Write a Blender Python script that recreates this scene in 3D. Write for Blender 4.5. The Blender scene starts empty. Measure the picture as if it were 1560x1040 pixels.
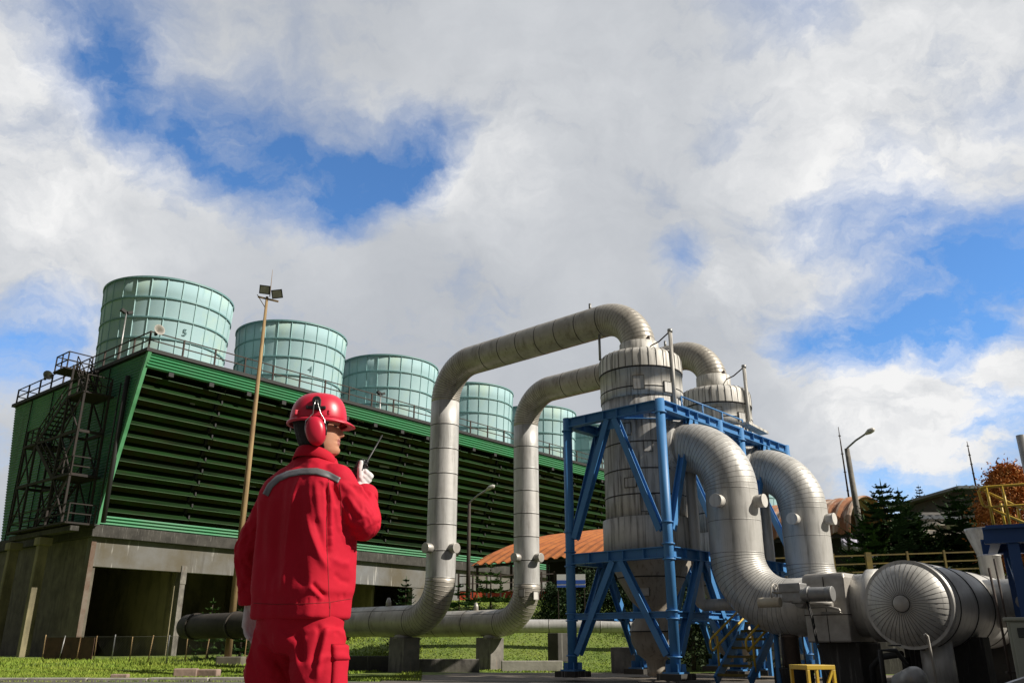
import bpy, bmesh, math, random
from mathutils import Vector, Matrix, noise
from mathutils.bvhtree import BVHTree
R=math.radians; PI=math.pi
sc=bpy.context.scene
COL=sc.collection
rnd=random.Random(7)
# ------------------------------------------------------------------ camera
F=1281.0; CH=0.70; TH=math.atan(460/F)
cd=bpy.data.cameras.new("camera"); cam=bpy.data.objects.new("camera",cd); COL.objects.link(cam)
cam.location=(0,0,CH); cam.rotation_euler=(PI/2+TH,0,0)
cd.sensor_width=36; cd.lens=36*F/1560; cd.clip_start=.05; cd.clip_end=5000
sc.camera=cam
def ray(x,y):
    u=(x-780)/F; v=(520-y)/F; c,s=math.cos(TH),math.sin(TH)
    return Vector((u,c-v*s,s+v*c))
def at(x,y,Y):
    r=ray(x,y); t=Y/r.y; return Vector((r.x*t,Y,CH+r.z*t))
# ------------------------------------------------------------------ tagging
def tag(o,label=None,cat=None,group=None,kind=None):
    if label:o['label']=label
    if cat:o['category']=cat
    if group:o['group']=group
    if kind:o['kind']=kind
    return o
def thing(name,label,cat,loc=(0,0,0),rz=0,group=None):
    o=bpy.data.objects.new(name,None); COL.objects.link(o)
    o.location=loc; o.rotation_euler=(0,0,rz); o.empty_display_size=.2
    return tag(o,label,cat,group)
def copy_tree(o,parent=None):
    c=o.copy(); COL.objects.link(c)
    if parent: c.parent=parent
    for ch in list(o.children): copy_tree(ch,c)
    return c
# ------------------------------------------------------------------ mesh builder
class MB:
    def __init__(s): s.v=[]; s.f=[]; s.m=[]; s.sm=[]
    def add(s,vs,fs,mi=0,smooth=False):
        n=len(s.v); s.v+= [tuple(v) for v in vs]
        for f in fs: s.f.append([i+n for i in f]); s.m.append(mi); s.sm.append(smooth)
        return s
    def box(s,c,sz,rot=None,mi=0):
        hx,hy,hz=[q/2 for q in sz]; c=Vector(c)
        P=[Vector((x*hx,y*hy,z*hz)) for z in(-1,1) for y in(-1,1) for x in(-1,1)]
        if rot is not None: P=[rot@p for p in P]
        return s.add([p+c for p in P],[(0,2,3,1),(4,5,7,6),(0,1,5,4),(2,6,7,3),(0,4,6,2),(1,3,7,5)],mi)
    def bx(s,x0,x1,y0,y1,z0,z1,mi=0): return s.box(((x0+x1)/2,(y0+y1)/2,(z0+z1)/2),(abs(x1-x0),abs(y1-y0),abs(z1-z0)),None,mi)
    def beam(s,p,q,w,h,mi=0,up=(0,0,1)):
        p,q=Vector(p),Vector(q); d=q-p; l=d.length
        if l<1e-6: return s
        return s.box((p+q)/2,(w,l,h),frame(d,up),mi)
    def ibeam(s,p,q,w,h,t=.016,mi=0,up=(0,0,1)):
        p,q=Vector(p),Vector(q); d=q-p; Rm=frame(d,up); l=d.length; c=(p+q)/2; u=Rm@Vector((0,0,1))
        s.box(c+u*(h/2-t/2),(w,l,t),Rm,mi); s.box(c-u*(h/2-t/2),(w,l,t),Rm,mi)
        return s.box(c,(t*.8,l,h-2*t),Rm,mi)
    def tube(s,pts,r,n=10,mi=0,cap=True,smooth=True):
        pts=[Vector(p) for p in pts]; rs=r if isinstance(r,(list,tuple)) else [r]*len(pts)
        N=len(pts); vs=[]; prev=None
        for i,p in enumerate(pts):
            a=pts[max(0,i-1)]; b=pts[min(N-1,i+1)]; d=(b-a)
            if d.length<1e-9: d=Vector((0,0,1))
            d.normalize()
            if prev is None:
                x=d.orthogonal().normalized()
            else:
                x=prev-d*prev.dot(d)
                x=x.normalized() if x.length>1e-6 else d.orthogonal().normalized()
            prev=x; y=d.cross(x)
            for k in range(n):
                t=2*PI*k/n; vs.append(p+(x*math.cos(t)+y*math.sin(t))*rs[i])
        fs=[(i*n+k,i*n+(k+1)%n,(i+1)*n+(k+1)%n,(i+1)*n+k) for i in range(N-1) for k in range(n)]
        s.add(vs,fs,mi,smooth)
        if cap:
            b=len(s.v)-len(vs)
            s.f.append([b+k for k in range(n)][::-1]); s.m.append(mi); s.sm.append(False)
            s.f.append([b+(N-1)*n+k for k in range(n)]); s.m.append(mi); s.sm.append(False)
        return s
    def cyl(s,p,q,r,n=16,mi=0,r2=None): return s.tube([p,q],[r,r if r2 is None else r2],n,mi)
    def lathe(s,prof,n=48,c=(0,0,0),mi=0,mats=None,M=None,smooth=True):
        c=Vector(c); vs=[]
        for (r,z) in prof:
            for k in range(n):
                t=2*PI*k/n; p=Vector((r*math.cos(t),r*math.sin(t),z))
                if M is not None: p=M@p
                vs.append(p+c)
        b=len(s.v); s.v+=[tuple(v) for v in vs]
        for i in range(len(prof)-1):
            for k in range(n):
                s.f.append([b+i*n+k,b+i*n+(k+1)%n,b+(i+1)*n+(k+1)%n,b+(i+1)*n+k]); s.m.append(mats[i] if mats else mi); s.sm.append(smooth)
        for i,rev in ((0,True),(len(prof)-1,False)):
            if prof[i][0]>1e-5:
                f=[b+i*n+k for k in range(n)]; s.f.append(f[::-1] if rev else f); s.m.append(mats[min(i,len(prof)-2)] if mats else mi); s.sm.append(False)
        return s
    def build(s,name,mats,parent=None,bevel=0,loc=None):
        me=bpy.data.meshes.new(name); me.from_pydata(s.v,[],s.f)
        if not isinstance(mats,(list,tuple)): mats=[mats]
        for m in mats: me.materials.append(m)
        for p,mi,sm in zip(me.polygons,s.m,s.sm): p.material_index=mi; p.use_smooth=sm
        me.update()
        o=bpy.data.objects.new(name,me); COL.objects.link(o)
        if parent: o.parent=parent
        if loc: o.location=loc
        if bevel:
            b=o.modifiers.new("bevel",'BEVEL'); b.width=bevel; b.segments=2; b.limit_method='ANGLE'
        return o
def frame(d,up=(0,0,1)):
    d=Vector(d).normalized(); up=Vector(up)
    x=d.cross(up)
    if x.length<1e-4: x=d.cross(Vector((0,1,0)))
    x.normalize(); z=x.cross(d)
    return Matrix((x,d,z)).transposed()
# ------------------------------------------------------------------ materials
def mat(name,col,rough=.6,metal=0.,var=None,vscale=4.,vstretch=(1,1,1),col2=None,bump=0.,bscale=20.,spec=.5,extra=None,sharp=(.35,.65),alpha=1.0,coat=0.0):
    """principled material; col2/var blend in by an object-space noise; bump by a second noise"""
    m=bpy.data.materials.new(name); m.use_nodes=True; nt=m.node_tree; N=nt.nodes; Lk=nt.links
    b=N['Principled BSDF']; b.inputs['Roughness'].default_value=rough; b.inputs['Metallic'].default_value=metal
    b.inputs['Specular IOR Level'].default_value=spec; b.inputs['Coat Weight'].default_value=coat
    b.inputs['Base Color'].default_value=(*col,1)
    tc=N.new('ShaderNodeTexCoord'); src=tc.outputs['Object']; cout=None
    if col2 is not None:
        mp=N.new('ShaderNodeMapping'); mp.inputs['Scale'].default_value=vstretch; Lk.new(src,mp.inputs['Vector'])
        nz=N.new('ShaderNodeTexNoise'); nz.inputs['Scale'].default_value=vscale; nz.inputs['Detail'].default_value=7; nz.inputs['Roughness'].default_value=.62
        Lk.new(mp.outputs[0],nz.inputs['Vector'])
        mr=N.new('ShaderNodeMapRange'); mr.inputs['From Min'].default_value=sharp[0]; mr.inputs['From Max'].default_value=sharp[1]
        Lk.new(nz.outputs['Fac'],mr.inputs['Value'])
        mx=N.new('ShaderNodeMix'); mx.data_type='RGBA'; mx.inputs['A'].default_value=(*col,1); mx.inputs['B'].default_value=(*col2,1)
        Lk.new(mr.outputs['Result'],mx.inputs['Factor']); cout=mx.outputs['Result']
        Lk.new(cout,b.inputs['Base Color'])
        rr=N.new('ShaderNodeMapRange'); rr.inputs['To Min'].default_value=max(.05,rough-.08); rr.inputs['To Max'].default_value=min(1,rough+.15)
        Lk.new(nz.outputs['Fac'],rr.inputs['Value']); Lk.new(rr.outputs['Result'],b.inputs['Roughness'])
    if extra:                                   # list of (colour, scale, stretch, lo, hi, strength)
        for (c3,s3,st3,lo,hi,k) in extra:
            mp=N.new('ShaderNodeMapping'); mp.inputs['Scale'].default_value=st3; mp.inputs['Location'].default_value=(3.1*s3,1.7,5.3); Lk.new(src,mp.inputs['Vector'])
            nz=N.new('ShaderNodeTexNoise'); nz.inputs['Scale'].default_value=s3; nz.inputs['Detail'].default_value=6; nz.inputs['Roughness'].default_value=.65
            Lk.new(mp.outputs[0],nz.inputs['Vector'])
            mr=N.new('ShaderNodeMapRange'); mr.inputs['From Min'].default_value=lo; mr.inputs['From Max'].default_value=hi; mr.inputs['To Max'].default_value=k
            Lk.new(nz.outputs['Fac'],mr.inputs['Value'])
            mx=N.new('ShaderNodeMix'); mx.data_type='RGBA'; mx.inputs['B'].default_value=(*c3,1)
            if cout: Lk.new(cout,mx.inputs['A'])
            else: mx.inputs['A'].default_value=(*col,1)
            Lk.new(mr.outputs['Result'],mx.inputs['Factor']); cout=mx.outputs['Result']; Lk.new(cout,b.inputs['Base Color'])
    if bump:
        nz=N.new('ShaderNodeTexNoise'); nz.inputs['Scale'].default_value=bscale; nz.inputs['Detail'].default_value=6
        Lk.new(src,nz.inputs['Vector']); bp=N.new('ShaderNodeBump'); bp.inputs['Strength'].default_value=bump; bp.inputs['Distance'].default_value=.02
        Lk.new(nz.outputs['Fac'],bp.inputs['Height']); Lk.new(bp.outputs[0],b.inputs['Normal'])
    return m
STR=(9,9,.55)     # vertical streaks
M={}
def alu(name,c,c2,metal=.55,ro=.42,dirt=.6,st=(5,5,.5)):
    return mat(name,c,ro,metal,col2=c2,vscale=1.3,bump=.30,bscale=2.4,
      extra=[((.10,.085,.06),1.6,st,.50,.72,dirt),((.03,.027,.022),3.2,(st[0]*1.6,st[1]*1.6,st[2]*.7),.58,.72,dirt)])
M['pipe']=alu('clad_pipe',(.55,.545,.53),(.45,.445,.43),metal=.25,ro=.45,dirt=.45)
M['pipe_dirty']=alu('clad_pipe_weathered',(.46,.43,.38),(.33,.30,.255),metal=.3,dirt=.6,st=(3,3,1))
for _n,_k in (('a',.86),('b',1.08)): M['pipe_'+_n]=alu('clad_pipe_'+('dull' if _n=='a' else 'pale'),tuple(v*_k for v in (.55,.54,.52)),tuple(v*_k for v in (.45,.44,.425)),metal=.25,ro=.5,dirt=.5)
M['bright']=alu('clad_pipe_bright',(.55,.54,.515),(.44,.43,.405),metal=.28,ro=.44,dirt=.45)
M['vessel']=mat('vessel_cladding',(.60,.59,.57),.5,.15,col2=(.47,.46,.44),vscale=1.1,bump=.25,bscale=2.5,
   extra=[((.09,.08,.07),2.2,(7,7,.32),.45,.66,.85),((.02,.018,.016),4.5,(9,9,.3),.55,.68,.85),((.62,.61,.59),1.2,(2,2,1.2),.58,.72,.5)])
M['vessel_top']=mat('vessel_top_cladding',(.66,.64,.60),.55,.15,col2=(.52,.50,.46),vscale=1.3,bump=.05,bscale=4,
   extra=[((.08,.07,.058),2.4,(6,6,.35),.50,.68,.8),((.30,.19,.10),1.7,(3,3,.5),.60,.78,.35)])
M['vessel_cone']=mat('vessel_cone_cladding',(.44,.39,.32),.6,.15,col2=(.32,.28,.23),vscale=1.5,extra=[((.06,.05,.04),2.5,(6,6,.5),.52,.7,.6)])
M['seam']=mat('seam_dirt',(.035,.032,.03),.8,0)
M['seam_soft']=mat('seam_soft',(.10,.095,.085),.7,.1)
M['cap']=mat('cap_metal',(.45,.43,.40),.45,.4,col2=(.33,.31,.28),vscale=6)
M['blue']=mat('blue_paint',(.045,.18,.41),.45,0,col2=(.06,.21,.46),vscale=2.5,bump=.03,bscale=8,extra=[((.05,.07,.10),2.6,(2,2,1),.60,.78,.6),((.10,.05,.025),5.,(2,2,1),.66,.76,.7)])
M['blue_shaded']=mat('shaded_blue_paint',(.02,.075,.24),.5,0,col2=(.026,.09,.27),vscale=2.5)  # darker copy of the blue, with the platform's shade put into the colour
M['yellow']=mat('yellow_paint',(.62,.42,.03),.45,0,col2=(.50,.33,.04),vscale=5,extra=[((.10,.06,.03),6,(1,1,1),.62,.75,.7)])
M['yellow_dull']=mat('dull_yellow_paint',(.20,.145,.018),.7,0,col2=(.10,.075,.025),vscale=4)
M['steel']=mat('galvanised_steel',(.36,.36,.36),.45,.6,col2=(.26,.26,.255),vscale=5)
M['rail']=mat('rusty_rail_steel',(.035,.028,.026),.75,.1,col2=(.06,.04,.03),vscale=4)
M['stair']=mat('rusted_stair_steel',(.018,.016,.016),.85,.0,col2=(.034,.026,.022),vscale=2.5)
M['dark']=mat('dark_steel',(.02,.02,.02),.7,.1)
M['concrete']=mat('weathered_concrete',(.17,.15,.115),.85,0,col2=(.10,.088,.068),vscale=1.2,bump=.25,bscale=9,extra=[((.05,.046,.04),1.2,(3,3,.5),.5,.7,.75),((.25,.23,.2),2.4,(6,6,.3),.66,.76,.4)])
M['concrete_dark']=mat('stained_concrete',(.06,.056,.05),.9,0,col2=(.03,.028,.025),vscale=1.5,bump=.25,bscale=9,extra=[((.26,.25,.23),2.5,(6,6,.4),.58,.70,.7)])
M['pier']=mat('pier_concrete',(.22,.205,.18),.85,0,col2=(.11,.10,.09),vscale=2.2,bump=.3,bscale=12,extra=[((.06,.055,.05),2.0,(3,3,.6),.52,.7,.8),((.28,.14,.07),2.3,(4,4,.4),.62,.74,.5)])
M['beamcon']=mat('basin_beam_concrete',(.105,.090,.062),.85,0,col2=(.18,.185,.195),vscale=.25,bump=.2,bscale=6,extra=[((.60,.58,.55),.9,(3.5,3.5,.25),.60,.70,.7),((.07,.06,.05),.6,(4,4,.35),.58,.72,.6)])
# ------------------------------------------------------------------ light
SUN_AZ=R(107); SUN_EL=R(37)          # azimuth clockwise from +Y
EXPO=0.3
sd=bpy.data.lights.new("sun",'SUN'); so=bpy.data.objects.new("sun",sd); COL.objects.link(so)
sd.energy=5.0; sd.angle=R(.53); sd.color=(1,.93,.82)
sdir=Vector((math.sin(SUN_AZ)*math.cos(SUN_EL),math.cos(SUN_AZ)*math.cos(SUN_EL),math.sin(SUN_EL)))
so.rotation_euler=sdir.to_track_quat('Z','Y').to_euler(); so.location=(30,-10,40)
sc.view_settings.view_transform='Standard'; sc.view_settings.look='None'; sc.view_settings.exposure=EXPO; sc.view_settings.gamma=1
# ------------------------------------------------------------------ sky with clouds
w=bpy.data.worlds.new("World"); sc.world=w; w.use_nodes=True
nt=w.node_tree; N=nt.nodes; Lk=nt.links; N.clear()
out=N.new('ShaderNodeOutputWorld')
sky=N.new('ShaderNodeTexSky'); sky.sky_type='NISHITA'; sky.sun_disc=False; sky.sun_elevation=SUN_EL; sky.sun_rotation=SUN_AZ
sky.air_density=1.0; sky.dust_density=.3; sky.ozone_density=3.0; sky.altitude=1500
tint=N.new('ShaderNodeMix'); tint.data_type='RGBA'; tint.blend_type='MULTIPLY'; tint.inputs['Factor'].default_value=1
Lk.new(sky.outputs[0],tint.inputs['A']); tint.inputs['B'].default_value=(.62,.90,1.10,1)
bg1=N.new('ShaderNodeBackground'); bg1.inputs['Strength'].default_value=.15; Lk.new(tint.outputs['Result'],bg1.inputs['Color'])
geo=N.new('ShaderNodeTexCoord'); D=geo.outputs['Generated']
def vm(op,a,b=None,s=None):
    n=N.new('ShaderNodeVectorMath'); n.operation=op
    for i,q in enumerate((a,b)):
        if q is None: continue
        if isinstance(q,(tuple,list,Vector)): n.inputs[i].default_value=tuple(q)
        else: Lk.new(q,n.inputs[i])
    if s is not None: n.inputs['Scale'].default_value=s
    return n.outputs['Value'] if op=='DOT_PRODUCT' else n.outputs['Vector']
def mth(op,a,b=None,c=None,clamp=False):
    n=N.new('ShaderNodeMath'); n.operation=op; n.use_clamp=clamp
    for i,q in enumerate((a,b,c)):
        if q is None: continue
        if isinstance(q,(int,float)): n.inputs[i].default_value=q
        else: Lk.new(q,n.inputs[i])
    return n.outputs[0]
def nz(vec,scale,det,ro,col=False):
    n=N.new('ShaderNodeTexNoise'); n.inputs['Scale'].default_value=scale; n.inputs['Detail'].default_value=det; n.inputs['Roughness'].default_value=ro
    Lk.new(vec,n.inputs['Vector']); return n.outputs['Color' if col else 'Fac']
def mrange(v,a,b,c=0,d=1,smooth=True):
    n=N.new('ShaderNodeMapRange'); n.interpolation_type='SMOOTHSTEP' if smooth else 'LINEAR'
    n.inputs['From Min'].default_value=a;n.inputs['From Max'].default_value=b;n.inputs['To Min'].default_value=c;n.inputs['To Max'].default_value=d
    Lk.new(v,n.inputs['Value']); return n.outputs['Result']
# two domain warps: broad and fine
w1=vm('SUBTRACT',nz(D,2.6,3,.5,True),(.5,.5,.5)); w2=vm('SUBTRACT',nz(D,9.,8,.62,True),(.5,.5,.5))
Dw=vm('NORMALIZE',vm('ADD',vm('ADD',D,vm('SCALE',w1,s=.12)),vm('SCALE',w2,s=.10)))
def blobs(lst,vec,gain=1.0):
    acc=None
    for (x,y,rp,k) in lst:            # a heading in the sky, an angular radius (in units of 1/F) and a weight
        d=ray(x,y).normalized(); ang=rp/F
        v=mrange(vm('DOT_PRODUCT',vec,d),math.cos(ang*1.7),1.0,0,k*gain,False); v=mth('MULTIPLY',v,mth('DIVIDE',v,k*gain))
        acc=v if acc is None else mth('ADD',acc,v)
    return acc
HOLES=[(150,80,150,.22),(420,230,170,.24),(1440,430,170,.30),(60,510,100,.2),(1540,560,90,.25),(140,35,75,.75),(150,95,60,.75),(175,150,55,.55),(225,185,60,.55),(285,215,70,.6),(345,245,70,.62),(405,270,65,.7),(460,295,60,.78),(515,312,55,.85),(570,300,55,.8),(625,280,60,.85),(660,245,60,.7),(705,215,45,.5),(330,180,80,.35),(430,215,90,.35),(540,235,90,.38),(620,215,80,.35),
 (85,500,60,.7),(25,530,55,.6),(125,485,35,.45),(10,600,40,.3),(0,690,40,.3),
 (1500,400,95,.55),(1420,440,85,.52),(1440,520,75,.6),(1330,540,60,.5),(1340,490,75,.62),(1290,540,60,.6),(1550,440,70,.6),(1240,500,50,.45),(1215,525,35,.5),(1060,400,45,.45),(1040,425,35,.3),(1470,500,70,.5),(1550,350,60,.45),(1390,380,70,.35),
 (1210,330,60,.25),(1310,290,70,.38),(1380,320,60,.3),(1545,640,45,.75),(1500,640,35,.6),(1430,715,60,.9),(1365,740,60,.7),(1500,700,50,.7),(1345,575,45,.4),(1170,15,70,.42),(1225,30,50,.3),(1130,200,50,.2),(1260,340,50,.3),(1520,170,50,.25),(60,20,40,.3)]
WHITE=[(20,215,150,1.0),(50,90,90,.6),(150,290,140,.55),(40,400,130,.5),(330,360,110,.25),(500,350,70,.35),(720,250,110,.5),(760,300,100,.4),(850,300,150,.3),(1180,140,170,.6),(1390,90,180,.95),(1250,370,160,.75),(1480,150,140,.7),(1100,440,50,.7),
 (1440,590,110,.7),(1400,680,120,.7),(1540,570,60,.7),(1320,620,110,.5),(960,120,160,.3),(780,60,160,.25),(600,120,200,.1),(1510,680,50,.5),(250,40,90,.3)]
CUM=[(1385,612,38,.7),(1435,622,34,.7),(1480,612,28,.5),(1545,585,38,.9),(1380,650,60,.8),(1430,680,50,.8),(1480,680,42,.8),(1510,665,30,.5),(1325,620,60,.5),(1360,560,30,.3),(1095,440,35,.6)]
hole=mrange(blobs(HOLES,Dw,.82),0,1.55,0,1.0,False); white=blobs(WHITE,Dw,1.1); cum=mth('MINIMUM',blobs(CUM,Dw,1.0),1.0)
sx=N.new('ShaderNodeSeparateXYZ'); Lk.new(Dw,sx.inputs[0]); dz=mth('ADD',mth('MAXIMUM',sx.outputs['Z'],0.0),.35)
cx=N.new('ShaderNodeCombineXYZ'); Lk.new(mth('DIVIDE',sx.outputs['X'],dz),cx.inputs[0]); Lk.new(mth('DIVIDE',sx.outputs['Y'],dz),cx.inputs[1]); Pc=cx.outputs[0]
n_big=nz(Pc,2.3,8,.58); n_fine=nz(Pc,6.5,9,.60); n_wisp=nz(Pc,19,6,.62)
def cen(v,k): return mth('MULTIPLY',mth('SUBTRACT',v,.5),k)
brk=mth('ADD',.55,mth('MULTIPLY',hole,1.15))          # thin cloud breaks up more
cov=mth('ADD',mth('ADD',mth('SUBTRACT',1.0,hole),mth('MULTIPLY',cum,.66)),mth('ADD',cen(n_big,.8),mth('MULTIPLY',brk,mth('ADD',cen(n_fine,1.25),cen(n_wisp,.6)))))
mask=mrange(cov,-.02,.92,0,1,False)
mask=mth('MULTIPLY',mask,mth('ADD',.62,mth('MULTIPLY',mask,.38)))
front=mrange(vm('DOT_PRODUCT',D,Vector((0,.95,.31))),.22,.62)      # bright sky only on the seen side, dim grey fills the rest
# cloud brightness: sunlit white rims and tops, grey thick bellies
dens=mrange(cov,.60,1.45)
br=mth('ADD',mth('ADD',mth('MULTIPLY',white,.22),mth('MULTIPLY',cum,.20)),mth('ADD',cen(n_big,.95),mth('MULTIPLY',mth('SUBTRACT',1.0,dens),.20)))
br=mth('ADD',br,mth('MULTIPLY',mth('ADD',cen(n_fine,1.0),cen(n_wisp,.5)),mth('ADD',.32,mth('MULTIPLY',white,.62))))
ramp=N.new('ShaderNodeValToRGB'); e=ramp.color_ramp.elements
e[0].position=0; e[0].color=(.30,.33,.385,1); e[1].position=1; e[1].color=(.86,.86,.86,1)
q=ramp.color_ramp.elements.new(.32); q.color=(.445,.47,.51,1); q=ramp.color_ramp.elements.new(.6); q.color=(.59,.61,.64,1)
Lk.new(mth('ADD',br,.30,clamp=True),ramp.inputs['Fac'])
bg2=N.new('ShaderNodeBackground'); bg2.inputs['Strength'].default_value=.86; Lk.new(ramp.outputs[0],bg2.inputs['Color'])
mixs=N.new('ShaderNodeMixShader'); Lk.new(mask,mixs.inputs['Fac']); Lk.new(bg1.outputs[0],mixs.inputs[1]); Lk.new(bg2.outputs[0],mixs.inputs[2])
# unseen dim grey sky behind the viewer, added to cut the fill light
bg3=N.new('ShaderNodeBackground'); bg3.inputs['Color'].default_value=(.108,.111,.120,1); bg3.inputs['Strength'].default_value=1.0
mix2=N.new('ShaderNodeMixShader'); Lk.new(front,mix2.inputs['Fac']); Lk.new(bg3.outputs[0],mix2.inputs[1]); Lk.new(mixs.outputs[0],mix2.inputs[2])
Lk.new(mix2.outputs[0],out.inputs['Surface'])
w.cycles.sampling_method='MANUAL'; w.cycles.sample_map_resolution=512
# ------------------------------------------------------------------ frames of the plant and of the cooling tower
def fr(az): a=R(az); return Vector((math.sin(a),math.cos(a),0)),Vector((-math.cos(a),math.sin(a),0))
PA,PB=fr(42); S1=Vector((2.92,18.25,0)); PRZ=R(48)
def W(a,b,z=0.): return S1+PA*a+PB*b+Vector((0,0,z))
TA,TB=fr(40); T0=Vector((-21.93,48.0,0)); TRZ=R(50)
def T(a,b,z=0.): return T0+TA*a+TB*b+Vector((0,0,z))
def sst(a,b,x):
    t=min(1,max(0,(x-a)/(b-a))); return t*t*(3-2*t)
def terr(x,y):
    if y<14: return 0.
    # terrace behind the plant, reached over a grass bank
    wl=sst(-9,-2.5,x)                       # none in front of the tower on the left
    rt=sst(4.5,8.0,x)
    z=wl*((1-rt)*2.4*sst(25.5,37,y)+rt*2.75*sst(23.3,25.2,y-max(0,x-8)*.05))
    return z+.05*math.sin(x*.7+y*.3)*math.sin(y*.5)*sst(18,26,y)
def road_edge(x): return 18.05 if x<-1.5 else 18.05+(x+1.5)*.0
M['asphalt']=mat('old_asphalt',(.075,.068,.062),.9,0,col2=(.11,.10,.09),vscale=.9,bump=.4,bscale=30,extra=[((.16,.145,.125),.35,(1,1,1),.5,.72,.7),((.03,.028,.026),1.4,(1,1,1),.6,.72,.6)])
M['paving']=mat('dusty_paving',(.20,.17,.135),.9,0,col2=(.14,.12,.10),vscale=.8,bump=.4,bscale=24,extra=[((.06,.052,.045),.9,(1,1,1),.54,.72,.8),((.32,.29,.24),2.4,(1,1,1),.62,.74,.6)])
M['soil']=mat('grass_soil',(.10,.155,.022),.95,0,col2=(.15,.19,.034),vscale=.8,bump=.6,bscale=14,extra=[((.07,.055,.035),.9,(1,1,1),.62,.75,.6)])
M['grass']=mat('grass_blades',(.14,.225,.025),.7,0,col2=(.24,.29,.045),vscale=.6,spec=.2,extra=[((.22,.22,.06),.9,(1,1,1),.6,.74,.6)])
M['kerb']=mat('kerb_concrete',(.36,.34,.30),.85,0,col2=(.24,.225,.20),vscale=2.5,bump=.3,bscale=14)
# ground sheet
g=MB()
xs=[-3000,-700,-200,-90]+[-60+i*1.5 for i in range(74)]+[52+i*4 for i in range(8)]+[110,200,700,3000]
ys=[-600,-100,-30,-8,0,8,14]+[16+i*.75 for i in range(40)]+[47+i*2 for i in range(16)]+[84,100,140,300,900,3000]
for y in ys:
    for x in xs: g.v.append((x,y,terr(x,y)-.012))
nx=len(xs)
for j in range(len(ys)-1):
    for i in range(nx-1): g.f.append([j*nx+i,j*nx+i+1,(j+1)*nx+i+1,(j+1)*nx+i]); g.m.append(0); g.sm.append(True)
tag(g.build('ground',M['soil']),kind='structure')
rd=MB(); rd.add([(-80,-40,0),(60,-40,0),(60,17.9,0),(-80,17.9,0)],[(0,1,2,3)])
tag(rd.build('road',M['asphalt']),kind='structure')
yard=MB(); yard.add([(-2.6,17.9,.004),(40,17.9,.004),(40,21.5,.004),(8,21.5,.004),(6,23.2,.004),(-2.6,23.2,.004)],[(0,1,2,3,4,5)])
tag(yard.build('pavement',M['paving']),kind='structure')
k=MB()
x=-60.
while x<-4.2:
    k.box((x+.6,18.0+rnd.uniform(-.02,.02),.01+rnd.uniform(-.012,.01)),(1.18,.2,.13),Matrix.Rotation(rnd.uniform(-.012,.012),3,'Z')); x+=1.2
tag(k.build('kerb',M['kerb'],bevel=.015),kind='structure')
# blades of grass
def blades(n,xf,yf,h,seed,ok=lambda x,y:True):
    r=random.Random(seed)
    for _ in range(n):
        y=yf(r); x=xf(r,y)
        if not ok(x,y): continue
        z=terr(x,y)-.012; hh=h*r.uniform(.5,1.4)*(.75+.6*noise.noise((x*.5,y*.5,0))); a=r.uniform(0,2*PI); wd=r.uniform(.010,.024)*(y/22.); 
        lx,ly=r.uniform(-.6,.6)*hh,r.uniform(-.6,.6)*hh
        dx,dy=math.cos(a)*wd,math.sin(a)*wd
        gb.add([(x-dx,y-dy,z),(x+dx,y+dy,z),(x+lx,y+ly,z+hh)],[(0,1,2)])
gb=MB()
blades(46000,lambda r,y:r.uniform(-.60,-.10)*y,lambda r:18.15+11*(r.random()**1.5),.07,1,lambda x,y:noise.noise((x*.45,y*.45,3))>-.32)
blades(2500,lambda r,y:r.uniform(-.62,-.28)*y,lambda r:17.8+r.random()*.35,.05,9)
blades(14000,lambda r,y:r.uniform(-.66,-.15)*y,lambda r:r.uniform(28,44),.14,2)
blades(34000,lambda r,y:r.uniform(-.20,.13)*y,lambda r:r.uniform(24.3,37),.04,3)
blades(9000,lambda r,y:r.uniform(.08,.62)*y,lambda r:r.uniform(23.4,27),.14,4,lambda x,y:terr(x,y)>.1)
tag(gb.build('grass',M['grass']),'short sunlit grass growing on the verge and bank','grass',kind='stuff')
# ================================================================== cooling tower
M['green_wall']=mat('green_corrugated_sheet',(.05,.20,.135),.5,0,col2=(.042,.16,.12),vscale=.35,bump=.03,bscale=4,extra=[((.012,.035,.03),.5,(2.5,2.5,.18),.54,.72,.8),((.08,.16,.13),.35,(1,1,.4),.6,.75,.4)])
M['green_fascia']=mat('green_fascia_sheet',(.055,.20,.10),.5,0,col2=(.03,.22,.09),vscale=.5)
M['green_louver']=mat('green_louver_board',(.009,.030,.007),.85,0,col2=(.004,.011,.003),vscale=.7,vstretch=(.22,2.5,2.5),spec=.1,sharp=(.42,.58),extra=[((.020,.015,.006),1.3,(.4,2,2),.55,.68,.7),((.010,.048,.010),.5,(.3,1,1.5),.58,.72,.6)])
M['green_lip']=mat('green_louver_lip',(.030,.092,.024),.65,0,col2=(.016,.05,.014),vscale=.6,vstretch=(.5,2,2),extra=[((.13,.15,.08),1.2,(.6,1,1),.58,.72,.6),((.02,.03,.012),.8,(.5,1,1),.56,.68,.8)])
M['fill']=mat('wet_fill_pack',(.06,.13,.03),.9,0,col2=(.09,.075,.03),vscale=.8,spec=.1)
M['white_bit']=mat('pale_light_patch',(.34,.37,.33),.7)
M['trim']=mat('pale_green_trim',(.14,.42,.22),.5,0,col2=(.03,.15,.05),vscale=.25)
M['stack']=mat('turquoise_fibreglass',(.37,.53,.56),.62,0,col2=(.315,.475,.515),vscale=.3,extra=[((.42,.55,.44),.28,(1.,1.,.8),.50,.66,.7),((.10,.24,.24),.7,(2,2,.3),.60,.74,.45)],spec=.25)
M['stack_in']=mat('stack_inside',(.12,.22,.2),.7)
M['stack_rib']=mat('turquoise_rib',(.27,.45,.46),.45,0)
M['stack_ring']=mat('turquoise_ring',(.15,.29,.30),.5,0)
M['mark']=mat('dark_lettering',(.10,.20,.21),.7)
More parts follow.
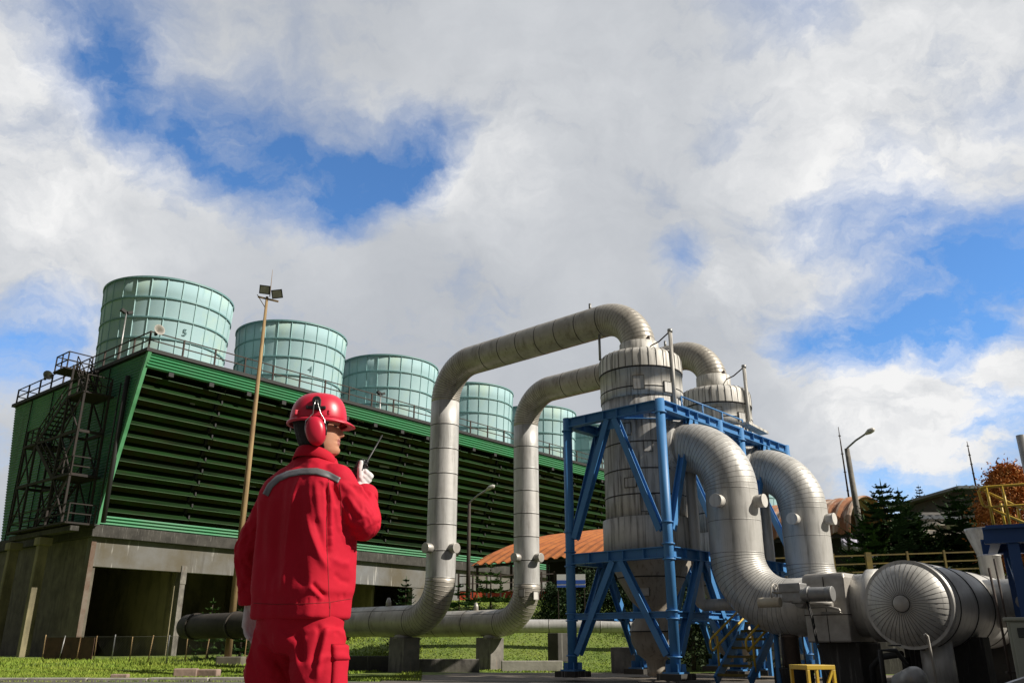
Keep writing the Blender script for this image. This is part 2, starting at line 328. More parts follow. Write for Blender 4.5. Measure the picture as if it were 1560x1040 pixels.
M['inner_wall']=mat('basin_inner_wall',(.30,.26,.15),.9,0,col2=(.16,.14,.09),vscale=.3,extra=[((.03,.027,.02),.5,(1.5,1.5,.4),.5,.7,.8)])
LT=111.0; HT=17.25; HB=7.25; IN=3.2
yf=lambda z: IN*(HT-z)/(HT-HB)
ybk=lambda z: 19.6-2.4*(HT-z)/(HT-HB)
tw=thing('cooling_tower','long dark green louvred cooling tower with a row of turquoise fan stacks on its roof','cooling tower',T0,TRZ)
def zig(m,pts0,pts1,n,off,lo=0):
    """corrugated sheet between two slanted edges: pts0 bottom (p,q), pts1 top (p,q); off pushes every second line out"""
    vs=[]
    for i in range(2*n+1):
        t=i/(2*n); o=Vector(off)*(i%2)
        vs.append(Vector(pts0[0]).lerp(Vector(pts1[0]),t)+o); vs.append(Vector(pts0[1]).lerp(Vector(pts1[1]),t)+o)
    m.add(vs,[(2*i,2*i+1,2*i+3,2*i+2) for i in range(2*n)])
m=MB(); zig(m,((0,ybk(HB),HB),(0,IN,HB)),((0,ybk(HT),HT),(0,0,HT)),52,(-.07,0,0))
m.build('end_wall',M['green_wall'],tw)
m=MB()
for b in (4.6,8.7,12.9,16.4): m.beam((-.09,b+.0,HB),(-.09,b-.0,HT-.1),.07,.03)
m.cyl((-.22,1.9,HB),(-.22,1.75,HT-1.2),.14,10); m.cyl((-.22,2.7,HB),(-.22,2.5,HT-1.5),.05,8)
m.build('downpipe',M['dark'],tw)
m=MB(); m.add([(0,ybk(HB),HB),(LT,ybk(HB),HB),(LT,ybk(HT),HT),(0,ybk(HT),HT)],[(0,1,2,3)]); m.build('back_wall',M['green_wall'],tw)
m=MB(); zig(m,((LT,IN,HB),(LT,ybk(HB),HB)),((LT,0,HT),(LT,ybk(HT),HT)),30,(.07,0,0)); m.build('far_wall',M['green_wall'],tw)
m=MB(); m.bx(-.25,LT+.2,-.25,ybk(HT)+.2,HT,HT+.22); m.build('roof_deck',M['dark'],tw)
m=MB()
zig(m,((0,.05,HT-.95),(LT,.05,HT-.95)),((0,-.08,HT-.02),(LT,-.08,HT-.02)),5,(0,-.09,0))
m.build('fascia',M['green_fascia'],tw)
bk=MB().box((0,0,0),(.32,.3,.26)).build('fascia_bracket',M['dark'],tw); bk.location=(1.6,.12,HT-1.05)
for i in range(1,40): o=bk.copy(); COL.objects.link(o); o.parent=tw; o.location=(1.6+i*2.75,.12,HT-1.05)
m=MB(); zig(m,((0,yf(HB)-.08,HB),(LT,yf(HB)-.08,HB)),((0,yf(HB+.55)-.08,HB+.55),(LT,yf(HB+.55)-.08,HB+.55)),3,(0,-.08,0)); m.build('sill_board',M['green_fascia'],tw)
m=MB(); m.beam((-.03,yf(HB)-.1,HB),(-.03,yf(HT)-.12,HT),.24,.22,up=(1,0,0)); m.build('corner_trim',M['trim'],tw)
m=MB(); m.add([(0,yf(HB)+.85,HB),(LT,yf(HB)+.85,HB),(LT,yf(HT)+.85,HT),(0,yf(HT)+.85,HT)],[(0,1,2,3)]); m.build('fill_pack',M['fill'],tw)
r=random.Random(3)
zs=[15.95-.715*i for i in range(12)]
for i,z in enumerate(zs):
    m=MB(); x=.1
    while x<LT-.2:
        l=5.52; sag=r.uniform(-.02,.02); y=yf(z)+r.uniform(-.03,.03); b=R(41)+r.uniform(-.04,.04); dd=1.10
        d=Vector((0,math.cos(b),math.sin(b)))
        p=Vector((x+l/2,y,z+sag))+d*dd/2
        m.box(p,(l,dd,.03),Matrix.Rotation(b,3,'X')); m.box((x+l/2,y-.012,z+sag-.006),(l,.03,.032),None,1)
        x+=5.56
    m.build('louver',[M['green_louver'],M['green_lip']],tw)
m=MB()
for i in range(int(LT/5.56)+1):
    x=.08+i*5.56; m.beam((x,yf(HB)+.75,HB),(x,yf(HT)+.75,HT),.14,.18,up=(1,0,0))
    for z in zs: m.box((x,yf(z)+.12,z+.2),(.10,.16,.22))
m.build('louver_post',M['dark'],tw)
m=MB()
for i in range(330):
    x=r.uniform(1,LT-2)**1.0; z=r.choice(zs); 
    if r.random()<.55: m.box((x,yf(z)+r.uniform(.5,.75),z+r.uniform(.56,.66)),(r.uniform(.3,1.5),.02,r.uniform(.05,.16)),Matrix.Rotation(r.uniform(-.05,.05),3,'Y'))
tag(m.build('light_patch',M['white_bit'],tw),kind='stuff')  # random pale panels stand in for light seen through between the louvre rows
# concrete basin
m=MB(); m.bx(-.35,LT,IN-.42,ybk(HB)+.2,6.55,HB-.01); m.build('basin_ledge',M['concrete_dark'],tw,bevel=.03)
m=MB(); m.bx(-.1,LT,IN-.05,IN+.5,4.92,6.545); m.build('basin_beam',M['beamcon'],tw)
m=MB(); m.bx(-.08,.35,IN+.05,ybk(HB),-.2,4.915); m.bx(-.08,.35,IN+.55,ybk(HB),4.915,6.545); m.build('basin_end_wall',M['concrete'],tw)
m=MB(); m.bx(-.14,.14,IN-.10,IN+.02,-.3,6.3); m.build('corner_pilaster',mat('rust_stained_pilaster',(.11,.06,.04),.9,0,col2=(.17,.14,.115),vscale=1.5,bump=.3),tw)
m=MB(); m.bx(.36,LT,16.0,16.3,-.3,6.5); 
for a in (5.75,16.9): m.bx(a,a+.25,IN+.9,15.9,-.3,6.5)
m.bx(23.6,23.9,IN+2.6,15.9,-.3,6.5)
m.build('basin_inner_wall',M['inner_wall'],tw)
for a in (5.85,11.45,17.05):
    c=MB(); c.bx(a-.17,a+.17,IN-.08,IN+.5,-.3,4.915); c.bx(a-.19,a+.19,IN-.11,IN-.055,4.2,5.3); c.build('basin_column',M['pier'],tw)
m=MB(); m.bx(25.6,LT,IN+.0,IN+.5,-.3,4.915); m.build('basin_front_wall',M['beamcon'],tw)
# roof railing
rl=MB()
for z in (.55,1.08):
    rl.beam((-.1,-.1,HT+.2+z),(LT,-.1,HT+.2+z),.06,.06); rl.beam((-.1,-.1,HT+.2+z),(-.1,19.4,HT+.2+z),.06,.06); rl.beam((-.1,19.4,HT+.2+z),(40,19.4,HT+.2+z),.06,.06)
ro=rl.build('roof_railing',M['rail'],tw)
pm=MB(); pm.box((0,0,.55),(.09,.09,1.14)); proto=None
px=[(-.1+i*2.2,-.1) for i in range(50)]+[(-.1,-.1+1.95*i) for i in range(1,11) if i not in (4,)]+[(4+i*4.0,19.4) for i in range(7)]
for q in px:
    if proto is None: o=proto=pm.build('rail_post',M['rail'],ro)
    else: o=proto.copy(); COL.objects.link(o); o.parent=ro
    o.location=(q[0],q[1],HT+.2)
# fan stacks
def stack_mesh():
    nP=27
    prof=[(4.34,0),(4.30,1.0),(4.30,2.0),(4.33,3.2),(4.38,4.4),(4.44,5.4),(4.49,6.5),(4.55,7.65)]
    m=MB(); m.lathe(prof+[(4.5,7.65),(4.1,4.4),(4.0,0)],nP*3,mats=[0]*7+[1]*3,smooth=True)
    ribs=MB()
    for k in range(nP):
        t=2*PI*k/nP
        ribs.tube([(( rr+.02)*math.cos(t),(rr+.02)*math.sin(t),z) for rr,z in prof],.04,4,0,cap=False,smooth=False)
    rings=MB()
    def rad(z):
        for (r0,z0),(r1,z1) in zip(prof,prof[1:]):
            if z0<=z<=z1: return r0+(r1-r0)*(z-z0)/(z1-z0)
    for z in (.15,1.65,3.15,4.62,6.1,7.58):
        h=.10 if z<7.5 else .13; q=rad(z)
        rings.lathe([(q-.02,z-h/2),(q+.09,z-h/2),(q+.09,z+h/2),(q-.02,z+h/2)],nP*3,smooth=False)
    return m,ribs,rings
sm,sr,sg=stack_mesh(); f0=None
for kx in range(10):
    loc=(5.8+11.1*kx,10.0,HT+.22)
    if f0 is None:
        f0=sm.build('fan_stack',[M['stack'],M['stack_in']],tw); a1=sr.build('stack_rib',M['stack_rib'],f0); a2=sg.build('stack_ring',M['stack_ring'],f0); o=f0
    else:
        o=f0.copy(); COL.objects.link(o); o.parent=tw
        for ch in (a1,a2): c=ch.copy(); COL.objects.link(c); c.parent=o
    o.location=loc; o.rotation_euler=(0,0,.13*kx)
    if kx<2:
        cu=bpy.data.curves.new('stack_number','FONT'); cu.body='54'[kx]; cu.size=.7; cu.align_x='CENTER'; cu.extrude=.01
        co=bpy.data.objects.new('tmp',cu); COL.objects.link(co); bpy.context.view_layer.update()
        me=bpy.data.meshes.new_from_object(co.evaluated_get(bpy.context.evaluated_depsgraph_get())); bpy.data.objects.remove(co)
        me.materials.append(M['mark']); t=bpy.data.objects.new('stack_number',me); COL.objects.link(t); t.parent=o
        # on the outside, on the panel that looks at the yard
        ang=R(-100) if kx==0 else R(-103); ang-=.13*kx
        rr=4.42; t.location=(rr*math.cos(ang),rr*math.sin(ang),3.6); t.rotation_euler=(PI/2,0,ang+PI/2)
# stair tower on the end wall
st=thing('stair_tower','rusty open steel stair tower zigzagging up the end wall of the cooling tower','stairs',T(-1.5,6.5,7.05),TRZ)
O=Vector((-1.5,6.5,7.05)); q=lambda a,b,z: Vector((a,b,z))-O
XI,XO=-.45,-1.95
LEGB=[3.3,5.5,9.1,10.8]
for b in LEGB:
    for x in (XI,XO):
        m=MB(); top=17.2 if b in (5.5,) else (15.9 if b==3.3 else 13.6 if b==10.8 else 13.4)
        if b==5.5 : top=17.1
        m.beam(q(x,b,7.05),q(x,b,top),.12,.12); m.build('leg',M['stair'],st)
m=MB()
for (z0,z1) in ((7.4,10),(10,12.6),(12.6,15)):
    for (b0,b1) in ((3.3,5.5),(9.1,10.8)):
        if b0==9.1 and z0>12: continue
        m.beam(q(XO,b0,z0),q(XO,b1,z1),.08,.08); m.beam(q(XO,b1,z0),q(XO,b0,z1),.08,.08); m.beam(q(XI,b0,z0),q(XI,b1,z1),.08,.08)
        m.beam(q(XO,b0,z1),q(XO,b1,z1),.12,.18); m.beam(q(XI,b0,z1),q(XI,b1,z1),.12,.18)
for b in LEGB:
    for z in (10,12.6): m.beam(q(XI,b,z),q(XO,b,z),.12,.16)
m.beam(q(XO,5.5,10),q(XO,9.1,10),.1,.14); m.beam(q(XO,5.5,12.6),q(XO,9.1,12.6),.1,.14)
m.build('bracing',M['stair'],st)
def landing(b0,b1,z,rail=True,ends=(True,True)):
    m=MB(); m.bx(*(q(XO-.1,b0,z-.08)[i] if j==0 else q(XI+.25,b1,z+.02)[i] for i in range(3) for j in range(2))); o=m.build('landing',M['stair'],st)
    g=MB()
    for h in (.5,1.05):
        g.beam(q(XO,b0,z+h),q(XO,b1,z+h),.06,.06)
        if ends[0]: g.beam(q(XO,b0,z+h),q(XI,b0,z+h),.06,.06)
        if ends[1]: g.beam(q(XO,b1,z+h),q(XI,b1,z+h),.06,.06)
    for b in (b0,(b0+b1)/2,b1):
        g.box(q(XO,b,z+.53),(.07,.07,1.06))
    for b,e in ((b0,ends[0]),(b1,ends[1])):
        if e: g.box(q(XI,b,z+.53),(.07,.07,1.06))
    g.build('guard_rail',M['stair'],o)
landing(2.6,10.9,7.2,False); landing(3.2,5.6,10); landing(9.0,10.9,12.6,ends=(False,True)); landing(3.2,5.6,15,ends=(True,False)); landing(6.6,8.4,17.2)
def flight(x,b0,z0,b1,z1):
    m=MB(); n=max(6,int(abs(z1-z0)/.21)); wd=.75
    for s in (-wd/2,wd/2): m.beam(q(x+s,b0,z0),q(x+s,b1,z1),.05,.24)
    for i in range(n):
        t=(i+.5)/n; m.box(q(x,b0+(b1-b0)*t,z0+(z1-z0)*t+.02),(wd,.27,.045))
    o=m.build('flight',M['stair'],st); g=MB()
    for s in (-wd/2,wd/2):
        for h in (.55,1.0): g.beam(q(x+s,b0,z0+h),q(x+s,b1,z1+h),.05,.05)
        for i in range(5):
            t=i/4; p=q(x+s,b0+(b1-b0)*t,z0+(z1-z0)*t); g.beam(p,p+Vector((0,0,1.0)),.05,.05)
    g.build('handrail',M['stair'],o)
flight(-.85,9.0,7.25,5.5,10.0); flight(-1.6,5.6,10.0,9.1,12.6); flight(-1.6,9.1,12.6,5.6,15.0); flight(-.85,4.6,15.0,7.0,17.2)
# concrete trestle under the stair
for i,(b,lab) in enumerate(((6.4,'tan concrete column nearest the lawn, under the stair tower'),(10.7,'shaded concrete column under the far left end of the stair tower'))):
    c=thing('support_column',lab,'column',T(-1.5,b,-.1),TRZ,'concrete columns under the stair tower')
    m=MB(); m.box((0,0,3.2),(.55,.42,6.4)); m.build('shaft',M['inner_wall'],c,bevel=.03)
    m=MB(); m.box((0,0,6.5),(.75,.8,.45)); m.build('corbel',M['inner_wall'],c,bevel=.03)
m=MB(); m.box((0,0,0),(.5,8.6,.28)); o=m.build('landing_beam',M['concrete_dark'],None,bevel=.02); o.location=T(-1.5,6.8,6.87); o.rotation_euler=(0,0,TRZ); tag(o,'dark concrete beam carrying the foot of the stair tower','beam')
# small lamps on the roof
def roof_lamp(loc,h,lab):
    t=thing('roof_lamp',lab,'lamp',loc,TRZ,'thin lamp poles on the cooling tower roof')
    MB().tube([(0,0,0),(0,0,h)],[.075,.05],8).build('pole',M['steel'],t)
    m=MB(); m.box((-.22,0,h+.05),(.36,.28,.2),Matrix.Rotation(.4,3,'Y')); m.box((.22,0,h+.05),(.36,.28,.2),Matrix.Rotation(-.4,3,'Y')); m.build('lamp_head',M['dark'],t)
roof_lamp(T(1.2,6.6,HT+.22),4.4,'thin roof lamp pole in front of the leftmost turquoise stack')
roof_lamp(T(22.4,4.6,HT+.22),3.0,'thin roof lamp pole in front of the third turquoise stack from the left')
for loc,lab in ((T(.1,-.45,HT+1.25),'pale horn speaker fixed on the near roof corner railing'),(T(-.3,14.2,HT+1.25),'pale horn speaker on the railing left of the stair tower')):
    t=thing('horn_speaker',lab,'speaker',loc,TRZ,'horn speakers on the roof railing')
    MB().lathe([(.07,-.25),(.09,-.05),(.2,.18),(.34,.3),(.33,.3),(.18,.17),(.0,.0)],16,M=Matrix.Rotation(R(80),3,'X')).build('horn',M['cap'],t)
    MB().box((0,.1,-.08),(.12,.2,.3)).build('bracket',M['dark'],t)
# ================================================================== plant: pipes, separators, frames
NPHI=40
def make_path(p0,segs):
    """p0 start (y,z), heading angle (deg, 0=+y, 90=+z); segs: ('s',length,seam_pitch) or ('a',radius,turn_deg,gores). Returns stations (y,z,angle,seam)"""
    y,z,h=p0; out=[(y,z,h,False)]
    for s in segs:
        if s[0]=='s':
            _,l,pitch=s; n=max(1,round(l/pitch)); 
            for i in range(1,n+1):
                out.append((y+math.cos(R(h))*l*i/n,z+math.sin(R(h))*l*i/n,h,True))
            y,z=out[-1][0],out[-1][1]
        else:
            _,rad,turn,n=s; sg=1 if turn>0 else -1
            cy=y-sg*math.sin(R(h))*rad; cz=z+sg*math.cos(R(h))*rad
            for i in range(1,n+1):
                a=h+turn*i/n; out.append((cy+sg*math.sin(R(a))*rad,cz-sg*math.cos(R(a))*rad,a,2))
            h+=turn; y,z=out[-1][0],out[-1][1]
    return out
def sweep(m,path,r,seamw=.028,lip=.0025,long_at=(),jit=0,seed=1):
    rr=random.Random(seed)
    phis=[]
    for k in range(NPHI): phis.append((2*PI*k/NPHI,0))
    for a in long_at: phis+= [(a-.012/r,1),(a+.012/r,0)]
    phis.sort(); n=len(phis)
    rings=[]
    for i,(y,z,h,seam) in enumerate(path):
        last=i==len(path)-1
        t=(math.cos(R(h)),math.sin(R(h)))
        j=rr.uniform(-jit,jit)
        if seam and not last:
            sw=seamw if seam is True else min(seamw,.014)
            for ds,dr,mi in ((-sw/2-.012,0,0),(-sw/2,0,0),(-sw/2+.002,lip,1),(sw/2-.002,lip,1),(sw/2,0,0),(sw/2+.012,0,0)): rings.append((y+t[0]*ds,z+t[1]*ds,h,r+dr+j*0,(1 if seam is True else 5) if mi==1 and ds<0 else 0))
        else: rings.append((y,z,h,r,0))
    vs=[]
    for (y,z,h,q,_) in rings:
        nx,nz_=-math.sin(R(h)),math.cos(R(h))
        for (p,_m) in phis:
            cx=math.sin(p)*q; cn=math.cos(p)*q
            vs.append((cx,y+nx*cn,z+nz_*cn))
    b=len(m.v); m.v+=vs; tone=0
    for i in range(len(rings)-1):
        if rings[i][4]: tone=rr.choice((0,0,3,4))
        for k in range(n):
            m.f.append([b+i*n+k,b+i*n+(k+1)%n,b+(i+1)*n+(k+1)%n,b+(i+1)*n+k]); m.m.append((1 if rings[i][4]==1 else 2) if rings[i][4] else (2 if phis[k][1] else tone)); m.sm.append(True)
    m.f.append([b+k for k in range(n)][::-1]); m.m.append(0); m.sm.append(False)
    e=b+(len(rings)-1)*n; m.f.append([e+k for k in range(n)]); m.m.append(0); m.sm.append(False)
    return m
PIPEM=lambda k:[M[k],M['seam'],M['seam_soft']]+([M['pipe_a'],M['pipe_b']] if k=='pipe' else [M[k],M[k]])
def insp_cap(parent,y,z,r,phi,cr=.13,l=.17,mt='cap'):
    """short closed nozzle on a vertical run at (y,z); phi measured from local +x"""
    d=Vector((math.cos(phi),math.sin(phi),0)); p=Vector((0,y,z))
    m=MB(); m.cyl(p+d*(r-.05),p+d*(r+l),cr,20); m.cyl(p+d*(r+l),p+d*(r+l+.018),cr*1.07,20); m.build('inspection_cap',M[mt],parent,bevel=.006)
def hatch(parent,pos,nrm,w,h,mt,edge=.014):
    """lagging patch lying on a surface"""
    nrm=Vector(nrm).normalized(); up=Vector((0,0,1)); x=up.cross(nrm).normalized(); Rm=Matrix((x,nrm,up)).transposed()
    m=MB(); m.box(pos,(w,.035,h),Rm,0)
    for sx,sz,lw,lh in ((0,h/2,w+edge,edge),(0,-h/2,w+edge,edge),(w/2,0,edge,h),(-w/2,0,edge,h)):
        m.box(Vector(pos)+Rm@Vector((sx,.004,sz)),(lw,.04,lh),Rm,1)
    m.build('hatch',[mt,M['seam_soft']],parent)
def steam_pipe(a,r,lab,vb,mtk,seed,extra_left):
    t=thing('steam_pipe',lab,'pipe',W(a,vb,0),PRZ,'steam pipes looping over into the separators')
    t.location.z=0
    Rr=1.02; zt=8.0 if a<1 else 7.95; zb=1.27
    # horizontal run in from the tower, up, over, and down into the separator (local y=0 is the riser)
    run=extra_left
    path=make_path((Rr+run,zb,180),[('s',run,1.3),('a',Rr,-90,19),('s',zt-zb-2*Rr,.64)])
    k=1+max(1,round(run/1.3))+19
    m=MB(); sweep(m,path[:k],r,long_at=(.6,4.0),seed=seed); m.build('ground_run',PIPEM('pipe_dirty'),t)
    m=MB(); sweep(m,path[k-1:],r,long_at=(.6,4.0),seed=seed); m.build('riser',PIPEM('pipe'),t)
    p2=make_path((0,zt-Rr,90),[('a',Rr,-(90-180+180),14)])
    # over: heading must turn from up (90) to -y (180)
    p2=make_path((0,zt-Rr,90),[('a',Rr,90,20),('s',vb-Rr-.95,.62),('a',.95,90,18)])
    m=MB(); sweep(m,p2,r,long_at=(.9,),seed=seed+1); m.build('crossover',PIPEM('pipe_dirty'),t)
    ye=-vb
    m=MB(); m.lathe([(r+.0,7.18),(r+.055,7.16),(r+.06,6.9),(r+.06,6.6)],40,c=(0,ye,0)); 
    if zt<8: pass
    m.build('neck_collar',M['vessel_top'],t)
    for ph in (PI,-PI/2,0): insp_cap(t,0,3.02,r,ph,.125 if a<1 else .12)
    MB().tube([(0,Rr+1.0,zb+r-.03),(0,Rr+1.0,zb+r+.12),(0,Rr+1.0,zb+r+.22)],[.075,.07,.03],12).build('vent_stub',M['cap'],t)
    MB().cyl((0,-(vb-1.35),zt+r-.02),(0,-(vb-1.35),zt+r+.17),.035,8).build('vent_stub',M['steel'],t)
    MB().cyl((-.12,-(vb-1.02),zt-r-.62 if a<1 else zt-r-.4),(-.12,-(vb-1.02),zt-r+.05),.03,8).build('drain_rod',M['steel'],t)
    # saddle under the horizontal run
    m=MB(); m.tube([(0,Rr+.35,zb-r-.06),(0,Rr+.35,zb-r+.14)],[.30,.1],20); m.build('saddle',M['cap'],t)
    return t
p1=steam_pipe(0,.39,'taller near silver steam pipe rising beside the worker and arching into the front separator top',6.42,'pipe',1,9.3)
p2_=steam_pipe(3.4,.375,'second silver steam pipe farther right, arching over behind the front separator to the rear one',6.42,'pipe',7,5.2)
for t,zz in ((p1,2.0),(p2_,2.0)):
    pass
hatch(p2_,(-.36,-.12,2.05),(-.95,-.3,0),.16,.2,M['cap']); hatch(p2_,(-.05,-.378,1.98),(-.12,-1,0),.2,.22,M['vessel_top'])
# big elbow far left where the first pipe turns in under the tower
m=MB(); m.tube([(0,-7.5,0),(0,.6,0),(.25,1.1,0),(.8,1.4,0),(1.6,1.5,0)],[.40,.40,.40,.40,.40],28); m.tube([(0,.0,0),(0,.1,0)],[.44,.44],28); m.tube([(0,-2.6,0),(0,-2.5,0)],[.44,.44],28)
o=m.build('pipe_flange',[mat('sooty_shaded_sleeve',(.045,.036,.028),.8,.0,col2=(.022,.018,.015),vscale=2)],None); o.location=W(0,18.6,1.27); o.rotation_euler=(0,0,PRZ); tag(o,'wide added sleeve, dark with soot and shade in its colour, where the near pipe ends under the cooling tower','pipe sleeve')  # sleeve laid over the pipe; its dark brown holds soot and the unlit side
# third, low pipe in the background
path=make_path((0,0,0),[('s',15,1.6)]); m=MB(); sweep(m,path,.21); o=m.build('low_pipe',PIPEM('pipe'),None); o.location=Vector((11.2,28.6,1.24)); o.rotation_euler=(0,0,R(88)); tag(o,'thin silver pipe lying low across the lawn behind the blue frame','pipe')
# concrete piers
def pier(loc,sx,sy,z0,z1,lab,grp='concrete piers under the pipes',mt='pier'):
    o=MB().bx(-sx/2,sx/2,-sy/2,sy/2,z0,z1).build('pipe_pier',M[mt],None,bevel=.02); o.location=loc; o.rotation_euler=(0,0,PRZ)
    return tag(o,lab,'pier',grp)
pier(W(0,7.72),.56,.60,-.3,.86,'concrete pier under the elbow of the near steam pipe, closest to the worker')
pier(W(3.4,7.86),.56,.60,-.3,.87,'concrete pier under the elbow of the second steam pipe')
pier(W(3.6,3.0),.8,.85,-.3,.62,'short dark concrete block behind the blue frame, with pale right face')
pier(W(5.0,6.6),.5,.4,.2,1.0,'small dark concrete block out on the lawn',mt='concrete_dark')
# ---------------------------------------------------------------- separators
def separator(a,r,lab,zsh,top_k):
    t=thing('steam_separator',lab,'pressure vessel',W(a,0,.08),PRZ,'steam separator vessels')
    g=.08; q=lambda p:[(x,z-g) for x,z in p]
    def seams(zs,prof_r,z0,z1):
        p=[(prof_r,z0)]; mm=[]
        for z in sorted(zs):
            p+=[(prof_r,z-.03),(prof_r,z-.014),(prof_r+.007,z-.010),(prof_r+.007,z+.010),(prof_r,z+.014),(prof_r,z+.03)]; mm+=[0,0,1,1,1,0]
        p.append((prof_r,z1)); mm.append(0)
        return p,mm
    p,mm=seams([3.62,4.15,4.72,5.35],r,3.15,5.75)
    MB().lathe(q(p),72,mats=mm).build('shell',[M['vessel'],M['seam']],t)
    p,mm=seams([5.93],r+.02,5.74,zsh); 
    k=[(r+.02,zsh),(r+.02,zsh),(r+.025,zsh+.33),(r+.0,zsh+.41),(r-.07,zsh+.47),(r-.25,zsh+.52),(.40,zsh+.55)]
    MB().lathe(q(p+[(r+.035,zsh-.01),(r+.035,zsh+.03)]+k[2:]),72,mats=mm+[1,1,0]+[0]*6).build('head',[M[top_k],M['seam']],t)
    m=MB()
    for i in range(34):
        th=2*PI*i/34+.05; u=Vector((math.cos(th),math.sin(th),0)); 
        pts=[u*(rr+.004)+Vector((0,0,z-g)) for rr,z in [(r+.03,zsh+.02)]+k[2:-1]]
        m.tube(pts,.009,4,cap=False)
    m.build('lagging_seam',M['seam_soft'],t)
    MB().lathe(q([(r-.02,3.18),(r+.07,3.16),(r+.075,2.52),(r+.0,2.47)]),72).build('support_ring',M['vessel_top'],t)
    m=MB(); m.lathe(q([(r-.05,2.5),(.86,2.3),(.70,2.0),(.713,1.985),(.70,1.97),(.46,1.55),(.26,1.36),(.24,1.28)]),64,mats=[0,0,1,1,0,0,0]); m.build('cone',[M['vessel_cone'],M['seam']],t)
    m=MB(); m.lathe(q([(.24,1.30),(.34,1.24),(.46,1.08),(.50,.95),(.512,.945),(.512,.925),(.50,.92),(.47,.72),(.36,.5),(.20,.38),(.17,.2),(.17,.09)]),48,mats=[0,0,0,0,1,1,0,0,0,0,0]); m.build('bulb',[M['vessel_cone'],M['seam']],t)
    m=MB(); m.cyl((.1,-.3,.88),(.25,-.66,.88),.12,16); m.build('side_nozzle',M['vessel_cone'],t)
    for (ph,z,w,h,mk) in ((-108,5.92,.22,.24,'vessel_top'),(-150,6.0,.24,.3,'vessel_top'),(-142,4.6,.18,.22,'vessel_top'),(-170,5.0,.2,.26,'vessel'),(-168,3.86,.26,.2,'vessel_top'),(-146,3.42,.30,.34,'vessel_top'),(-120,4.72,.2,.32,'vessel')):
        u=Vector((math.cos(R(ph)),math.sin(R(ph)),0)); rr=r+(.02 if z>5.8 else 0); hatch(t,u*(rr-.005)+Vector((0,0,z-g)),u,w,h,M['vessel'],.015)
    u=Vector((-.95,-.3,0)).normalized(); hatch(t,u*.565+Vector((0,0,1.72-g)),(u+Vector((0,0,-.8))),.2,.2,M['cap'])
    for dz in (0,):
        m=MB(); m.lathe([(.60,-.78),(.60,-.95),(.53,-1.0),(.50,-1.0)],40,M=Matrix.Rotation(R(90),3,'X')); 
        # nozzle that carries the outlet pipe
        m=MB(); m.cyl((0,-.6,4.6-g),(0,-1.02,4.6-g),.57,40); m.build('outlet_collar',M['vessel'],t)
    return t
separator(0,.90,'front grey steam separator vessel standing in the nearer blue frame',6.36,'vessel_top')
separator(3.4,.86,'rear grey steam separator vessel in the farther blue frame, partly behind the outlet pipe',6.27,'vessel_top')
# vent poles beside the vessel tops
def vent_pole(a,lab):
    t=thing('vent_pole',lab,'vent pipe',W(a,-.93,5.4),PRZ,'thin vent pipes beside the vessel tops')
    m=MB(); m.tube([(0,0,0),(0,0,1.85)],.045,10); m.build('pipe',M['vessel_top'],t); MB().cyl((0,0,1.80),(0,0,1.88),.058,10).build('cap',M['steel'],t)
    m=MB(); m.tube([(0,0,1.83),(0,.3,1.66),(0,.56,1.6)],.016,6); m.tube([(0,.56,1.45),(0,.56,1.85)],.03,6); m.build('stay',M['rail'],t)
vent_pole(-.15,'thin grey vent pipe up the right side of the front separator'); vent_pole(3.3,'thin grey vent pipe up the right side of the rear separator')
